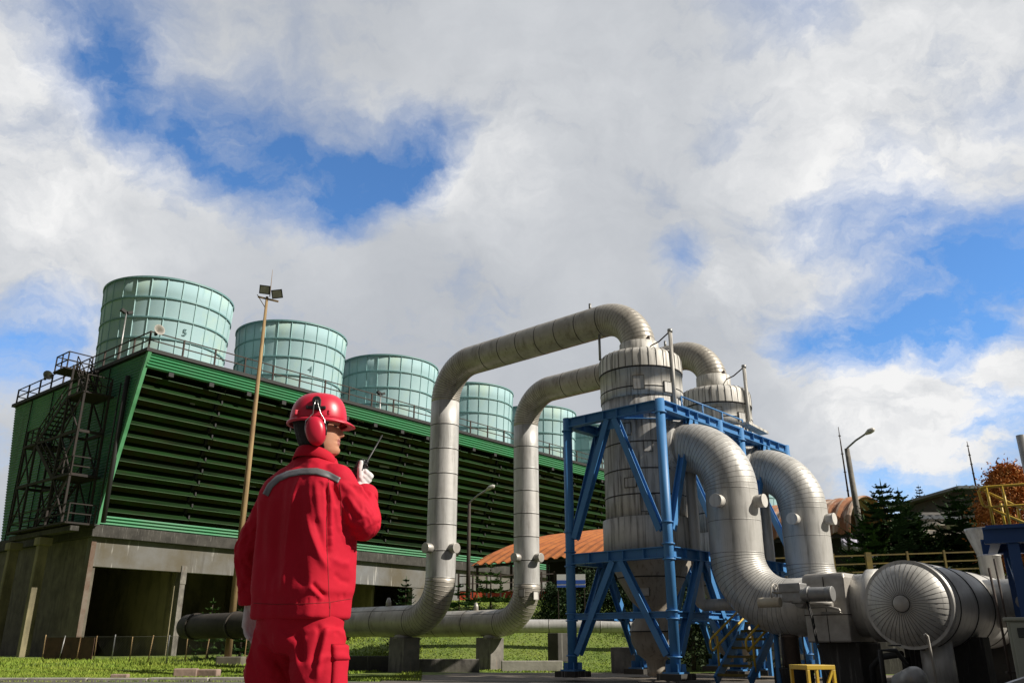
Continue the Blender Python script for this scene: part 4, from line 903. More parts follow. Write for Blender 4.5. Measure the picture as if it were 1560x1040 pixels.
# dark guard fence mid ground and yellow guard fence on the right
def guard_fence(p,q_,n,h,rails,matn,lab,nm,pw=.07):
    p=Vector(p); q_=Vector(q_); t=thing(nm,lab,'fence',p)
    d=q_-p
    m=MB()
    for z in rails: m.beam((0,0,z),d+Vector((0,0,z)),.032,.035)
    m.build('rails',M[matn],t)
    pp=None
    for i in range(n+1):
        if pp is None:
            m=MB(); m.box((0,0,h/2),(pw,pw,h)); pp=o=m.build('post',M[matn],t)
        else: o=pp.copy(); COL.objects.link(o); o.parent=t
        o.location=d*i/n
a=at(698,911,35); b=at(925,903,37); guard_fence(a,b,11,.95,(.25,.55,.85),'rail','dark rusty pipe fence on the bank behind the second steam riser','pipe_fence')
a=at(1160,883,23.2); b=at(1500,872,23.2); guard_fence(a,b,6,.62,(.12,.33,.55),'yellow_dull','dull yellow guard fence below the conifers','guard_fence',.05)
o=MB().bx(-.055,.055,-.05,.05,0,.66).build('gate_post',M['yellow_dull'],None); o.location=at(1326,880,23.0); tag(o,'thick dull yellow post in the guard fence by the street lamp','post')
# retaining walls and blocks
def block(name,p,sz,rz,mt,lab,cat,grp=None):
    o=MB().box((0,0,sz[2]/2),sz).build(name,M[mt],None,bevel=.02); o.location=p; o.rotation_euler=(0,0,rz); return tag(o,lab,cat,grp)
block('retaining_wall',(-1.72,24.05,-.1),(1.7,.25,.42),R(1),'pier','low concrete retaining wall between the two pipe piers','wall')
block('retaining_wall',(.55,25.0,-.1),(1.7,.22,.36),R(4),'kerb','low pale retaining wall right of the second pier','wall')
block('retaining_wall',(-4.4,23.6,-.1),(2.6,.3,.50),R(0),'concrete_dark','low dark retaining wall left of the near pier','wall')
M['brick']=mat('pale_pink_block',(.34,.24,.20),.9,0,col2=(.22,.16,.13),vscale=6,bump=.3)
g0=at(283,1027,20.3); block('stone_block',(g0.x,20.3,-.02),(.5,.26,.2),R(8),'brick','pinkish concrete block with white patches in the grass, left of its twin','block','loose blocks on the grass verge')
g0=at(318,1027,20.4); block('stone_block',(g0.x,20.4,-.02),(.46,.26,.18),R(-5),'brick','pinkish concrete block in the grass, nearer to the worker','block','loose blocks on the grass verge')
g0=at(183,1028,19.4); block('stone_block',(g0.x,19.4,-.06),(.35,.2,.15),R(4),'brick','small flat block half sunk in the grass far from the worker','block','loose blocks on the grass verge')
# chain link fence
cf=thing('chain_link_fence','sagging chain link fence with thin posts in front of the cooling tower basin','fence',(at(64,1003,37).x,37,0))
x0=cf.location.x; x1=at(372,1003,34).x; Lf=x1-x0; dY=-3.0
pts=[(Lf*i/11,dY*i/11) for i in range(12)]
for i,(x,y) in enumerate(pts):
    lx=rnd.uniform(-.02,.10); m=MB(); m.tube([(x,y,-.05),(x+lx,y,1.02+rnd.uniform(-.05,.05))],.022,6); o=m.build('post',M['pole'] if i%3!=1 else M['steel'],cf)
M['wire']=mat('fence_wire',(.16,.15,.14),.6,.4)
m=MB(); L2=math.hypot(Lf,dY); ux,uy=Lf/L2,dY/L2; hh=.93; s=2.6
while s<L2:
    for dd in (-1,1):
        s1=s+dd*hh
        if 2.5<s1<L2: m.add([(ux*s-.004,uy*s,.03),(ux*s+.004,uy*s,.03),(ux*s1+.004,uy*s1,.03+hh),(ux*s1-.004,uy*s1,.03+hh)],[(0,1,2,3)])
    s+=.085
m.tube([(0,0,.97),(Lf,dY,.97)],.008,5)
m.build('mesh',M['wire'],cf)
m=MB(); m.bx(.03,2.5,.03,.05,.02,.95); o=m.build('sheet_panel',mat('rusted_sheet',(.11,.055,.035),.8,0,col2=(.06,.035,.025),vscale=2.5),cf); o.rotation_euler=(0,0,math.atan2(dY,Lf))
# ------------------------------------------------------------------ far buildings on the right
M['grey_roof']=mat('grey_corrugated',(.17,.19,.22),.5,.1,col2=(.12,.135,.155),vscale=.6,vstretch=(8,.3,1)); M['darkwall']=mat('dark_wall',(.035,.038,.042),.8,0,col2=(.05,.05,.052),vscale=1)
M['paleblock']=mat('pale_block_wall',(.30,.29,.27),.85,0,col2=(.22,.21,.2),vscale=1.2)
M['tarp']=mat('cream_roof_sheet',(.62,.56,.46),.6,0,col2=(.48,.42,.33),vscale=1.0)
def house(name,lab,cat,px0,px1,ytop,Y,dep,zb,mw,mr,over=.3,pitch=.05,win=()):
    a=at(px0,ytop,Y); b=at(px1,ytop,Y); wd=b.x-a.x; h=a.z-zb
    t=thing(name,lab,cat,((a.x+b.x)/2,Y,zb),R(-20)*0)
    MB().bx(-wd/2,wd/2,0,dep,0,h-.12).build('wall',M[mw],t)
    m=MB(); m.box((0,dep/2,h),(wd+2*over,dep+2*over,.14),Matrix.Rotation(pitch,3,'X'))
    nr=int(wd/.35)
    for i in range(nr): m.box((-wd/2+i*.35,dep/2,h+.09),(.06,dep+2*over-.05,.05),Matrix.Rotation(pitch,3,'X'))
    m.build('roof',M[mr],t)
    for (x,z,ww,hh) in win:
        f=MB().bx(x-ww/2,x+ww/2,-.05,.0,z-hh/2,z+hh/2).build('window',M['vessel_top'],t); MB().bx(x-ww/2+.06,x+ww/2-.06,-.06,-.052,z-hh/2+.06,z+hh/2-.06).build('pane',[M['dark']],f)
    return t
house('workshop','low workshop with a blue grey corrugated roof behind the conifers','building',1402,1445,776,40,6,2.6,'paleblock','grey_roof',.4,.12,((0,2.0,1.0,.8),))
house('warehouse','dark flat roofed warehouse behind the orange bush','building',1466,1516,740,46,8,2.6,'darkwall','grey_roof',.5,.03)
house('store_room','pale block store room with cream roof sheets behind the guard fence','building',1395,1500,803,33,4,2.7,'paleblock','tarp',.35,.16,((1.7,2.25,.5,.5),(-.8,1.2,.6,.7)))
house('canteen','small pale hut with a white lean-to roof between conifer and warehouse','building',1440,1520,792,37,3,2.7,'paleblock','vessel_top',.5,.10,((1.2,2.35,.5,.4),))
t=thing('washing','pale lilac cloth hung to dry beside the street lamp','cloth',at(1297,828,29.3),0)
m=MB(); n=8; vs=[(-.34+.68*i/n,.03*math.sin(i*2.1),z-.012*i*(z<0)) for z in (.18,-.2) for i in range(n+1)]; m.add(vs,[(i,i+1,n+2+i,n+1+i) for i in range(n)],0,True); o=m.build('cloth',mat('lilac_cloth',(.50,.49,.62),.8),t); md=o.modifiers.new('s','SOLIDIFY'); md.thickness=.01
m=MB(); m.tube([(-1.6,0,.2),(.9,0,.22)],.01,5); m.build('line',M['rail'],t)
# ------------------------------------------------------------------ trees
def leafmat(n,c,c2,c3=None): return mat(n,c,.65,0,col2=c2,vscale=1.3,spec=.25,extra=[((c3 or c2),3.0,(1,1,1),.55,.7,.6)])
M['bark']=mat('tree_bark',(.10,.075,.055),.9,0,col2=(.06,.045,.035),vscale=5)
M['pine']=leafmat('araucaria_needles',(.04,.09,.024),(.025,.058,.018),(.08,.14,.03)); M['pine_light']=leafmat('pale_araucaria_needles',(.07,.14,.028),(.045,.09,.024),(.11,.18,.04))  # the second needle set is a lighter green
M['pine_far']=leafmat('far_araucaria_needles',(.022,.05,.03),(.018,.04,.026)); M['cypress']=leafmat('cypress_leaves',(.022,.05,.012),(.012,.028,.009),(.06,.10,.02))
M['orange_leaf']=leafmat('orange_red_leaves',(.52,.21,.05),(.38,.13,.03),(.20,.19,.04)); M['bush']=leafmat('bank_shrub_leaves',(.03,.055,.012),(.018,.034,.01),(.055,.085,.02))
def araucaria(p,h,rad,lab,mt,seed,whorl=.42,grp=None,low=.06,dens=1.0):
    r=random.Random(seed); t=thing('araucaria',lab,'tree',p,r.uniform(0,6),grp)
    MB().tube([(0,0,-.2),(0,0,h*.5),(0,0,h)],[.035*h**.75,.02*h**.75,.008],8).build('trunk',M['bark'],t)
    m=MB(); z=h*low; 
    while z<h-.02:
        f=(h-z)/(h*(1-low)); L=rad*(min(1,f*1.25)**.85)*r.uniform(.85,1.1)+.06
        nb=6 if f>.25 else 5; a0=r.uniform(0,6)
        for k in range(nb):
            a=a0+2*PI*k/nb+r.uniform(-.2,.2); l=L*r.uniform(.8,1.08); u=Vector((math.cos(a),math.sin(a),0)); s=Vector((-u.y,u.x,0))
            n=max(5,int(l/.075*dens)); prev=None
            up0=r.uniform(-.02,.12)
            for i in range(n+1):
                q=i/n; c=u*l*q+Vector((0,0,z+l*(-.16*math.sin(q*2.4)+up0*q+.26*q*q*q)))
                if prev is not None:
                    m.add([prev+s*.012,prev-s*.012,c-s*.012,c+s*.012],[(0,1,2,3)])
                    tw_=(.30*l*(math.sin(min(1,q*1.05+.08)*PI)**.7)*(.6+.4*(1-q))+.04)
                    for sg in (-1,1):
                        e=c+s*sg*tw_*r.uniform(.7,1.1)+u*tw_*.55+Vector((0,0,tw_*r.uniform(.0,.35)))
                        wv=Vector((0,0,.035+.012*l))*r.uniform(.8,1.4); wu=u*.03
                        m.add([c-wv*.5-wu,c+wv*.6+wu,e+wv*.35,e-wv*.2],[(0,1,2,3)])
                        m.add([c-u*.035,c+u*.035,e+u*.02,e-u*.012],[(0,1,2,3)])
                prev=c
        z+=whorl*(.62+.5*f)*r.uniform(.85,1.12)
    m.tube([(0,0,h-.1),(0,0,h+.12)],[.02,.004],5)
    m.build('crown',M[mt],t); return t
def clumpy(name,p,prof,h,lab,cat,mt,seed,n,leaf,grp=None,rz=0,trunk=True):
    """dense leafy crown: leaf quads in clumps round limbs, radius along height from prof(f)"""
    r=random.Random(seed); t=thing(name,lab,cat,p,rz,grp)
    if trunk:
        m=MB(); m.tube([(0,0,-.3),(.03*h,0,h*.45),(0,0,h*.8)],[.05*h**.7,.035*h**.7,.012],8)
        for k in range(7):
            a=r.uniform(0,6.28); f=r.uniform(.15,.7); rr=prof(f)*.7; m.tube([(0,0,h*f*.8),(rr*math.cos(a),rr*math.sin(a),h*f+.2*rr)],[.02*h**.7,.006],5)
        m.build('trunk',M['bark'],t)
    m=MB(); nc=max(30,n//26)
    for _ in range(nc):
        f=r.random()**.9; a=r.uniform(0,6.28); q=r.uniform(.35,1.0)**.6; R0=prof(f)*(1+.25*noise.noise((math.cos(a)*2,math.sin(a)*2,f*4+seed)))
        c=Vector((R0*q*math.cos(a),R0*q*math.sin(a),h*f)); cs=leaf*r.uniform(1.8,3.4)
        for _ in range(26):
            d=Vector((r.gauss(0,1),r.gauss(0,1),r.gauss(0,.8)))*cs*.5; s=leaf*r.uniform(.6,1.25)
            ax=Vector((r.gauss(0,1),r.gauss(0,1),r.gauss(0,1))).normalized(); bx=ax.orthogonal().normalized(); bx=Matrix.Rotation(r.uniform(0,6.28),3,ax)@bx; by=ax.cross(bx)*.55
            o=c+d; m.add([o-bx*s*.5,o-by*s*.4,o+bx*s*.5,o+by*s*.4],[(0,1,2,3)])
    m.build('crown',M[mt],t); return t
def tree_at(px,ytop,Y,zb=None):
    tp=at(px,ytop,Y); zb=terr(tp.x,Y)-.05 if zb is None else zb
    return Vector((tp.x,Y,zb)),tp.z-zb
G1='small araucarias by the cooling tower'
for (px,yt,Y,rad,mt,lab,w,sd) in ((325,914,38.5,.95,'pine_light','small araucaria behind the chain link fence, left of the mast',.36,1),(373,918,38,.95,'pine','small araucaria behind the mast, half hidden by the worker',.36,2),
        (619,882,29.5,.62,'pine','lone small araucaria above the low pipe, left of the near riser',.26,3),(700,890,33,1.25,'pine','dark spreading araucaria just right of the near riser',.34,4),(748,860,33.5,1.35,'pine_light','taller light green araucaria between the two risers',.34,5)):
    p,h=tree_at(px,yt,Y); araucaria(p,h,rad,lab,mt,sd,w,G1,dens=.9)
G2='araucarias on the terrace at the right'
for (px,yt,Y,rad,mt,lab,w,sd) in ((1341,734,25.9,1.55,'pine','tallest near araucaria right of the street lamp',.42,11),(1368,747,26.9,1.45,'pine','araucaria close behind the tallest one, slightly right and lower',.42,12),(1399,786,26.2,1.05,'pine_light','lower green araucaria right of the tall pair',.38,13),
        (1316,788,25.4,.95,'pine_light','small araucaria at the foot of the street lamp',.36,14),(1399,740,52,1.7,'pine_far','distant dark araucaria on the skyline behind the tall pair',.42,15),(1424,756,55,1.3,'pine_far','smaller distant araucaria on the skyline',.40,16),(1458,743,26,1.75,'pine','dark broad araucaria in front of the warehouse',.40,17)):
    p,h=tree_at(px,yt,Y); araucaria(p,h,rad,lab,mt,sd,w*.6,G2,dens=1.3)
G3='dark cypress shrubs on the bank'
cyp=lambda w: (lambda f: w*(math.sin(min(1,f*.92+.12)*PI)**.55)*(1-.55*f))
for (px,yt,Y,w_,lab,sd) in ((842,893,32,.6,'dark rounded cypress right of the second riser',21),(862,896,31.5,.5,'cypress standing left of the blue corner column',22),(893,872,32.5,.36,'tallest cypress directly behind the blue corner column',23),(928,890,31.8,.7,'cypress right of the blue corner column',24),(960,885,32,1.1,'cypress seen through the blue frame braces',25),(1005,880,31,1.2,'cypress hidden behind the vessel cone',26),(1062,905,30,1.0,'low cypress behind the drain pipe',27)):
    p,h=tree_at(px,yt,Y); clumpy('cypress',p,cyp(w_),h,lab,'shrub','cypress',sd,3400,.11,G3)
p,h=tree_at(1533,714,24,2.7)
clumpy('orange_bush',p,lambda f:1.12*(math.sin(min(1,f*.75+.25)*PI)**.6)*(1-.25*f)+.05,h,'rounded bush with orange red leaves above the yellow platform rail','shrub','orange_leaf',31,26000,.10)
for (px,yt,Y,w_,h_,lab,sd) in ((1180,905,24.8,1.2,None,'dark shrub on the bank behind the farther outlet pipe',41),(1228,880,25.5,1.2,None,'dark shrub on the bank between the outlet pipe and valve box',42),(1290,878,25.6,1.3,None,'dark shrub on the bank above the valve box',43),(1350,885,25.7,1.3,None,'dark shrub on the bank above the drum',44),(1425,880,25.7,1.3,None,'dark shrub on the bank right of the drum crown',45),(1490,880,25.8,1.3,None,'dark shrub at the right end of the bank',46),(1050,925,23.6,.95,None,'dark shrub just behind the rear blue frame, left of the yellow stair',47),(1092,915,24.0,1.0,None,'dark shrub seen over the yellow stair',48),(1140,920,23.8,1.0,None,'dark shrub between the yellow stair and the brown cylinder',49)):
    p,h=tree_at(px,yt,Y,1.2 if px>1160 else .1); clumpy('shrub',p,lambda f:w_*(math.sin(min(1,f*.8+.2)*PI)**.5),max(.9,h),lab,'shrub','bush',sd,2600,.13,'shrubs along the shaded bank')

# unseen building added right of the view to cast shade on the cabinet
pb=thing('shade_building','plain grey unseen building just outside the right edge, added to shade the cabinet','building',(14,7.4,0),0)
MB().bx(-3,3,-3.6,3.6,0,5.3).build('wall',M['paleblock'],pb); m=MB(); m.box((0,0,5.38),(6.3,7.5,.16)); m.build('roof',M['grey_roof'],pb)
for y in (-2.2,1.0):
    f=MB().bx(-3.06,-3.002,y,y+1.2,2.2,3.3).build('window',M['vessel_top'],pb); MB().bx(-3.07,-3.062,y+.08,y+1.12,2.28,3.22).build('pane',M['dark'],f)

block('retaining_wall',(10.2,23.15,-.1),(9.4,.35,2.5),R(-2),'concrete_dark','long retaining wall, its colour darkened for bank shade, below the yellow guard fence, behind the drum','wall')  # dark wall added in front of the bank, its colour stands for shade
# ================================================================== the worker
M['red']=mat('red_work_cloth',(.50,.007,.030),.78,0,col2=(.43,.006,.021),vscale=3,bump=.10,bscale=30,spec=.25)
M['red_dark']=mat('red_stitching',(.24,.004,.010),.85,0)
M['red_shell']=mat('red_helmet_plastic',(.56,.014,.045),.34,0,col2=(.50,.012,.036),vscale=6,spec=.5,extra=[((.36,.05,.05),18,(1,1,1),.60,.75,.4)])
M['skin']=mat('warm_skin',(.52,.27,.17),.5,0,col2=(.44,.21,.125),vscale=12,spec=.4,bump=.05,bscale=180)
M['lip']=mat('lips',(.33,.12,.10),.5); M['brow']=mat('black_hair',(.010,.009,.009),.65,0,bump=.5,bscale=160)
M['eye']=mat('eye_dark',(.03,.02,.018),.2)
M['glove']=mat('white_cotton_glove',(.72,.71,.72),.9,0,col2=(.60,.58,.58),vscale=14,bump=.12,bscale=300,spec=.15)
M['stripe']=mat('grey_reflective_tape',(.17,.17,.175),.45,.2,col2=(.12,.12,.13),vscale=20)
M['black']=mat('black_plastic',(.012,.012,.013),.45)
M['wire2']=mat('bright_wire',(.45,.45,.45),.3,.9)
M['boot']=mat('black_boot_leather',(.015,.014,.013),.5)
YAW=R(34)
wk=thing('person','person in red work clothes, helmet and ear defenders, back turned, holding up a hand radio','person',(-.873,3.65,0),-YAW)
MW=Matrix.Translation(wk.location)@Matrix.Rotation(-YAW,4,'Z'); MWi=MW.inverted()
loc=lambda x,y,z: MWi@Vector((x,y,z))
def catmull(pts,rs,n=8):
    P=[Vector(p) for p in pts]; P=[P[0]*2-P[1]]+P+[P[-1]*2-P[-2]]; r=[rs[0]]+list(rs)+[rs[-1]]; o=[];ro=[]
    for i in range(1,len(P)-2):
        for k in range(n):
            t=k/n; a,b,c,d=P[i-1:i+3]
            o.append(.5*((2*b)+(c-a)*t+(2*a-5*b+4*c-d)*t*t+(3*b-a-3*c+d)*t**3)); ro.append(r[i]+(r[i+1]-r[i])*t)
    o.append(P[-2]); ro.append(r[-2]); return o,ro
def loft(m,rings,n=40,ex=2.4):
    vs=[]
    for (z,a,d,cx,cy) in rings:
        for k in range(n):
            t=2*PI*k/n; c,s=math.cos(t),math.sin(t)
            vs.append((cx+a*math.copysign(abs(c)**(2/ex),c),cy+d*math.copysign(abs(s)**(2/ex),s),z))
    N=len(rings); fs=[(i*n+k,i*n+(k+1)%n,(i+1)*n+(k+1)%n,(i+1)*n+k) for i in range(N-1) for k in range(n)]
    fs.append([k for k in range(n)][::-1]); fs.append([(N-1)*n+k for k in range(n)]); m.add(vs,fs)
def capsule(m,pts,rs,n=14):
    """rounded-end tube"""
    pts=[Vector(p) for p in pts]; P=[];Q=[]
    d0=(pts[0]-pts[1]).normalized(); d1=(pts[-1]-pts[-2]).normalized()
    for t in (80,50,22): P.append(pts[0]+d0*rs[0]*math.sin(R(t))); Q.append(rs[0]*math.cos(R(t)))
    P+=pts; Q+=list(rs)
    for t in (22,50,80): P.append(pts[-1]+d1*rs[-1]*math.sin(R(t))); Q.append(rs[-1]*math.cos(R(t)))
    m.tube(P,Q,n)
def remesh(m,vox,smooth=3,fac=.5):
    o=m.build('tmp',[]); md=o.modifiers.new('r','REMESH'); md.mode='VOXEL'; md.voxel_size=vox
    if smooth: s=o.modifiers.new('s','SMOOTH'); s.iterations=smooth; s.factor=fac
    bpy.context.view_layer.update(); dg=bpy.context.evaluated_depsgraph_get()
    me=bpy.data.meshes.new_from_object(o.evaluated_get(dg)); old=o.data; bpy.data.objects.remove(o); bpy.data.meshes.remove(old)
    for p in me.polygons: p.use_smooth=True
    return me
def displace(me,fn):
    me.update(); nn=[v.normal.copy() for v in me.vertices]
    for v,n in zip(me.vertices,nn): v.co+=n*fn(v.co,n)
    me.update()
def put(me,name,mats,parent):
    me.name=name; me.materials.clear()
    for k in (mats if isinstance(mats,(list,tuple)) else [mats]): me.materials.append(k)
    o=bpy.data.objects.new(name,me); COL.objects.link(o); o.parent=parent; return o
# --- joints (world -> local)
RS=Vector((.166,-.005,1.346)); RE=loc(-.628,3.60,1.175); RW=loc(-.655,3.765,1.330)
LS=Vector((-.190,0,1.348)); LE=loc(-1.148,3.79,1.09); LW=loc(-1.128,3.83,.868)
rad_pts,rad_r=catmull([RS+Vector((-.06,.0,.01)),RS,RS.lerp(RE,.5),RE,RE.lerp(RW,.5),RW],[.062,.073,.073,.070,.058,.050],8)
lad_pts,lad_r=catmull([LS+Vector((.06,0,.01)),LS,LS.lerp(LE,.5),LE,LE.lerp(LW,.55),LW],[.066,.073,.072,.068,.062,.057],8)
# --- jacket
m=MB()
loft(m,[(.792,0.187,.142,0,.0),(.80,0.197,.149,0,0),(.872,0.198,.150,0,0),(.883,0.199,.151,0,0),(.905,0.203,.155,0,-.002),(.95,0.206,.155,0,-.004),(1.05,0.211,.152,0,-.006),(1.17,0.212,.148,0,-.01),(1.27,0.218,.145,-.004,-.014),(1.320,0.215,.135,-.008,-.014),(1.365,0.199,.120,-.008,-.012),(1.400,0.159,.100,-.004,-.008),(1.426,0.118,.084,0,0),(1.446,0.092,.078,.004,.006),(1.468,0.078,.074,.006,.01)],48,3.8)
m.tube(rad_pts,rad_r,20); m.tube(lad_pts,lad_r,20)
jk=remesh(m,.0058,5)
def polyparam(pts,p):
    best=(9,0,None); acc=0
    for a,b in zip(pts,pts[1:]):
        d=b-a; l=d.length; t=max(0,min(1,(p-a).dot(d)/(l*l))) if l>1e-9 else 0; q=a+d*t; e=(p-q).length
        if e<best[0]: best=(e,acc+t*l,q)
        acc+=l
    return best
def ridge(v): return 1-abs(noise.noise(v))*2.0
def relax(me,n,f):
    bm=bmesh.new(); bm.from_mesh(me)
    for _ in range(n): bmesh.ops.smooth_vert(bm,verts=bm.verts,factor=f,use_axis_x=True,use_axis_y=True,use_axis_z=True)
    bm.to_mesh(me); bm.free(); me.update()
def topx(p):
    q=MW@p; z=q.z-CH; c,s=math.cos(TH),math.sin(TH); d=q.y*c+z*s
    return Vector((780+F*q.x/d,520-F*(-q.y*s+z*c)/d))
def strokes(lst):
    """hand placed creases: each is a drawn line with depth (m, negative is a valley), width (px) and an optional one sided step"""
    S=[([Vector(a) for a in l],dp,wd) for l,dp,wd in lst]
    def f(p,n):
        v=(CAMP-p).normalized(); k=n.dot(v)
        if k<.05: return 0
        q=topx(p); o=0
        for l,dp,wd in S:
            best=1e9; sgn=0; tt=0; tot=len(l)-1
            for i,(a,b) in enumerate(zip(l,l[1:])):
                d=b-a; L=d.length; t=max(0,min(1,(q-a).dot(d)/(L*L))); e=(q-a-d*t).length
                if e<best: best=e; tt=(i+t)/tot
            if best<wd*3:
                taper=sst(0,.18,tt)*sst(1,.80,tt)
                o+=dp*taper*(math.exp(-(best/wd)**2))
        return o*min(1,k*2)
    return f
CAMP=MWi@Vector((0,0,CH))
JS=strokes([
 ([(466,776),(474,812),(486,845),(501,872)],.012,5.5),([(476,785),(489,820),(503,850)],-.008,6),
 ([(474,886),(486,898),(499,911)],-.011,3.2),([(470,893),(484,906),(494,914)],.006,3.5),
 ([(430,727),(426,775),(420,840),(418,895)],-.008,6),([(441,728),(437,790),(432,860)],.006,6),
 ([(453,722),(452,790),(457,860),(463,905)],-.009,7),([(410,735),(400,790),(396,860)],-.006,6),
 ([(480,726),(484,770),(488,800)],.006,5),
 ([(496,728),(499,765),(499,800),(501,858)],-.010,2.6),([(502,728),(504,765),(504,800),(506,850)],.007,3),
 ([(500,800),(506,802)],-.004,2),([(500,815),(507,817)],-.004,2),([(500,830),(507,832)],-.004,2),
 ([(505,736),(510,755),(514,775)],-.007,3.2),([(512,733),(519,755),(526,780)],.005,3.5),
 ([(519,757),(530,775),(545,795)],-.008,4),([(527,752),(541,772),(556,790)],.006,4),
 ([(533,735),(549,752),(566,765)],-.007,3.5),([(545,735),(560,748),(575,757)],.006,3.2),([(555,806),(566,792),(577,772)],-.005,3),
 ([(520,800),(536,806),(552,806)],-.006,4),
 ([(440,700),(447,708),(468,712)],-.004,3),([(470,700),(486,706),(505,704)],.004,4),
 ([(372,790),(377,815),(371,838)],-.008,4),([(366,850),(376,862),(384,866)],-.009,3.2),([(364,866),(374,876),(383,878)],.006,3),([(366,884),(376,890),(384,890)],-.008,3),
 ([(515,905),(513,918)],-.004,1.8),([(524,903),(523,915)],-.004,1.8),([(494,908),(492,920)],-.004,1.8),([(484,908),(481,920)],-.003,1.8),([(470,909),(468,921)],-.003,1.8),([(455,910),(454,921)],-.003,1.8),
 ([(508,872),(520,884),(534,888)],-.005,4),([(506,850),(520,858),(535,858)],.004,5)])
TS=strokes([
 ([(500,950),(494,975),(487,1005),(480,1038)],.011,5),([(489,950),(482,985),(474,1020)],-.009,5),
 ([(455,955),(457,985),(459,1012)],-.014,5),([(400,960),(408,990),(425,1010),(446,1018)],-.009,5),([(392,975),(402,1008),(418,1030)],.010,6),([(420,1005),(432,1022),(440,1040)],-.008,4),
 ([(425,952),(440,965),(454,972)],-.007,4),([(490,952),(476,962),(462,972)],-.007,4),([(380,985),(384,1012),(390,1035)],-.006,4),([(515,952),(512,968)],-.005,3)])
def fold(v,w=.42): return max(0,1-abs(noise.noise(v))/w)**1.6
def jw(p,n):
    dr=polyparam(rad_pts[6::3],p); dl=polyparam(lad_pts[6::3],p)
    d=0; arm=None
    if p.z<1.335 and dr[0]<.112 and p.x>.155: arm=(dr,1)
    if dl[0]<.10 and p.x<-.175 and p.z<1.32: arm=(dl,-1)
    if arm:
        (e,s,q),sg=arm; a=math.atan2((p-q).y,(p-q).z if sg>0 else (p-q).x)
        el=math.exp(-((s-.25)/.09)**2) if sg>0 else .8*math.exp(-((s-.27)/.12)**2)+.7*math.exp(-((s-.47)/.05)**2)
        d+=(.003+.007*el)*(fold(Vector((s*11+a*1.4,a*.6,sg*3)),.34)-.3)
        d+=.006*(fold(Vector((s*6-a*1.6,a*.7,8.)),.25)-.25)*sst(.0,.06,s)
    else:
        g=sst(1.42,1.30,p.z)*sst(.885,.95,p.z)
        d+=.013*(fold(Vector((p.x*4.6+.3,p.z*.45+p.x*.8,p.y*2.5+2)),.36)-.4)*g
        d+=.004*(fold(Vector((p.x*9+p.z*2,p.z*1.1,4.+p.y*3)),.2)-.2)*g
        d+=.005*(fold(Vector((p.x*15,p.z*2.2,1.7)),.3)-.35)*sst(1.02,.92,p.z)*sst(.883,.90,p.z)
        d+=.006*math.exp(-((p.z-1.26)/.10)**2)*(fold(Vector((p.x*4-p.z*7,p.z*2,9)),.25)-.3)*sst(.05,.18,p.x)
        if p.z>1.38: d+=.004*(fold(Vector((p.x*9+p.y*6,p.z*9,5)),.3)-.3)
        if p.z<.885: d+=.0025*math.sin(p.x*95+p.y*70)*sst(.79,.80,p.z)*sst(.885,.87,p.z)*.5
    return d
displace(jk,jw)
relax(jk,2,.5)
displace(jk,JS)
relax(jk,1,.4)
jacket=put(jk,'jacket',M['red'],wk)
bvh=BVHTree.FromPolygons([v.co.copy() for v in jk.vertices],[tuple(p.vertices) for p in jk.polygons])
CAM0=MWi@Vector((0,0,CH)); ROT=MWi.to_3x3()
def hit(bv,x,y):
    d=(ROT@ray(x,y)).normalized(); r_=bv.ray_cast(CAM0,d); return (r_[0],r_[1]) if r_[0] is not None else (None,None)
def tape(bv,line,wpx,name,mt,parent,off=.003,n=48,th=.0015):
    """sew a tape on cloth along a drawn line; rests on the cloth everywhere"""
    L_=[Vector(q) for q in line]; seg=[(b-a).length for a,b in zip(L_,L_[1:])]; tot=sum(seg); m=MB(); rows=[]
    for i in range(n+1):
        s=tot*i/n; k=0
        while k<len(seg)-1 and s>seg[k]: s-=seg[k]; k+=1
        p=L_[k].lerp(L_[k+1],min(1,s/seg[k])); t=(L_[k+1]-L_[k]).normalized(); nr=Vector((-t.y,t.x)); row=[]
        for j in range(5):
            q=p+nr*wpx*(j/4-.5); h,nn=hit(bv,q.x,q.y)
            if h is None: row=None; break
            row.append(h+nn*off)
        if row and rows and rows[-1] is not None and (row[2]-rows[-1][2]).length>.08: pass
        rows.append(row)
    rows=[r_ for r_ in rows if r_]
    vs=[v for r_ in rows for v in r_]
    m.add(vs,[(i*5+j,i*5+j+1,(i+1)*5+j+1,(i+1)*5+j) for i in range(len(rows)-1) for j in range(4)],0,True)
    o=m.build(name,mt,parent); s=o.modifiers.new('solid','SOLIDIFY'); s.thickness=th; s.offset=1; return o
tape(bvh,[(405,754),(412,740),(424,729),(440,722),(460,718.5),(482,718),(500,723),(517,732)],9.5,'reflective_stripe',M['stripe'],jacket,.0022)
tape(bvh,[(501,722),(500,760),(497,800),(499,850),(501,900),(502,926)],1.1,'side_seam',M['red_dark'],jacket,.0004,th=.0006)
tape(bvh,[(386,918),(420,920),(460,919),(500,917),(536,911)],1.1,'hem_seam',M['red_dark'],jacket,.0004,th=.0006)
tape(bvh,[(503,917),(502,940)],1.1,'hem_tab',M['red_dark'],jacket,.0004,th=.0006)
tape(bvh,[(517,737),(520,760),(519,785)],1.0,'armhole_seam',M['red_dark'],jacket,.0004,th=.0006)
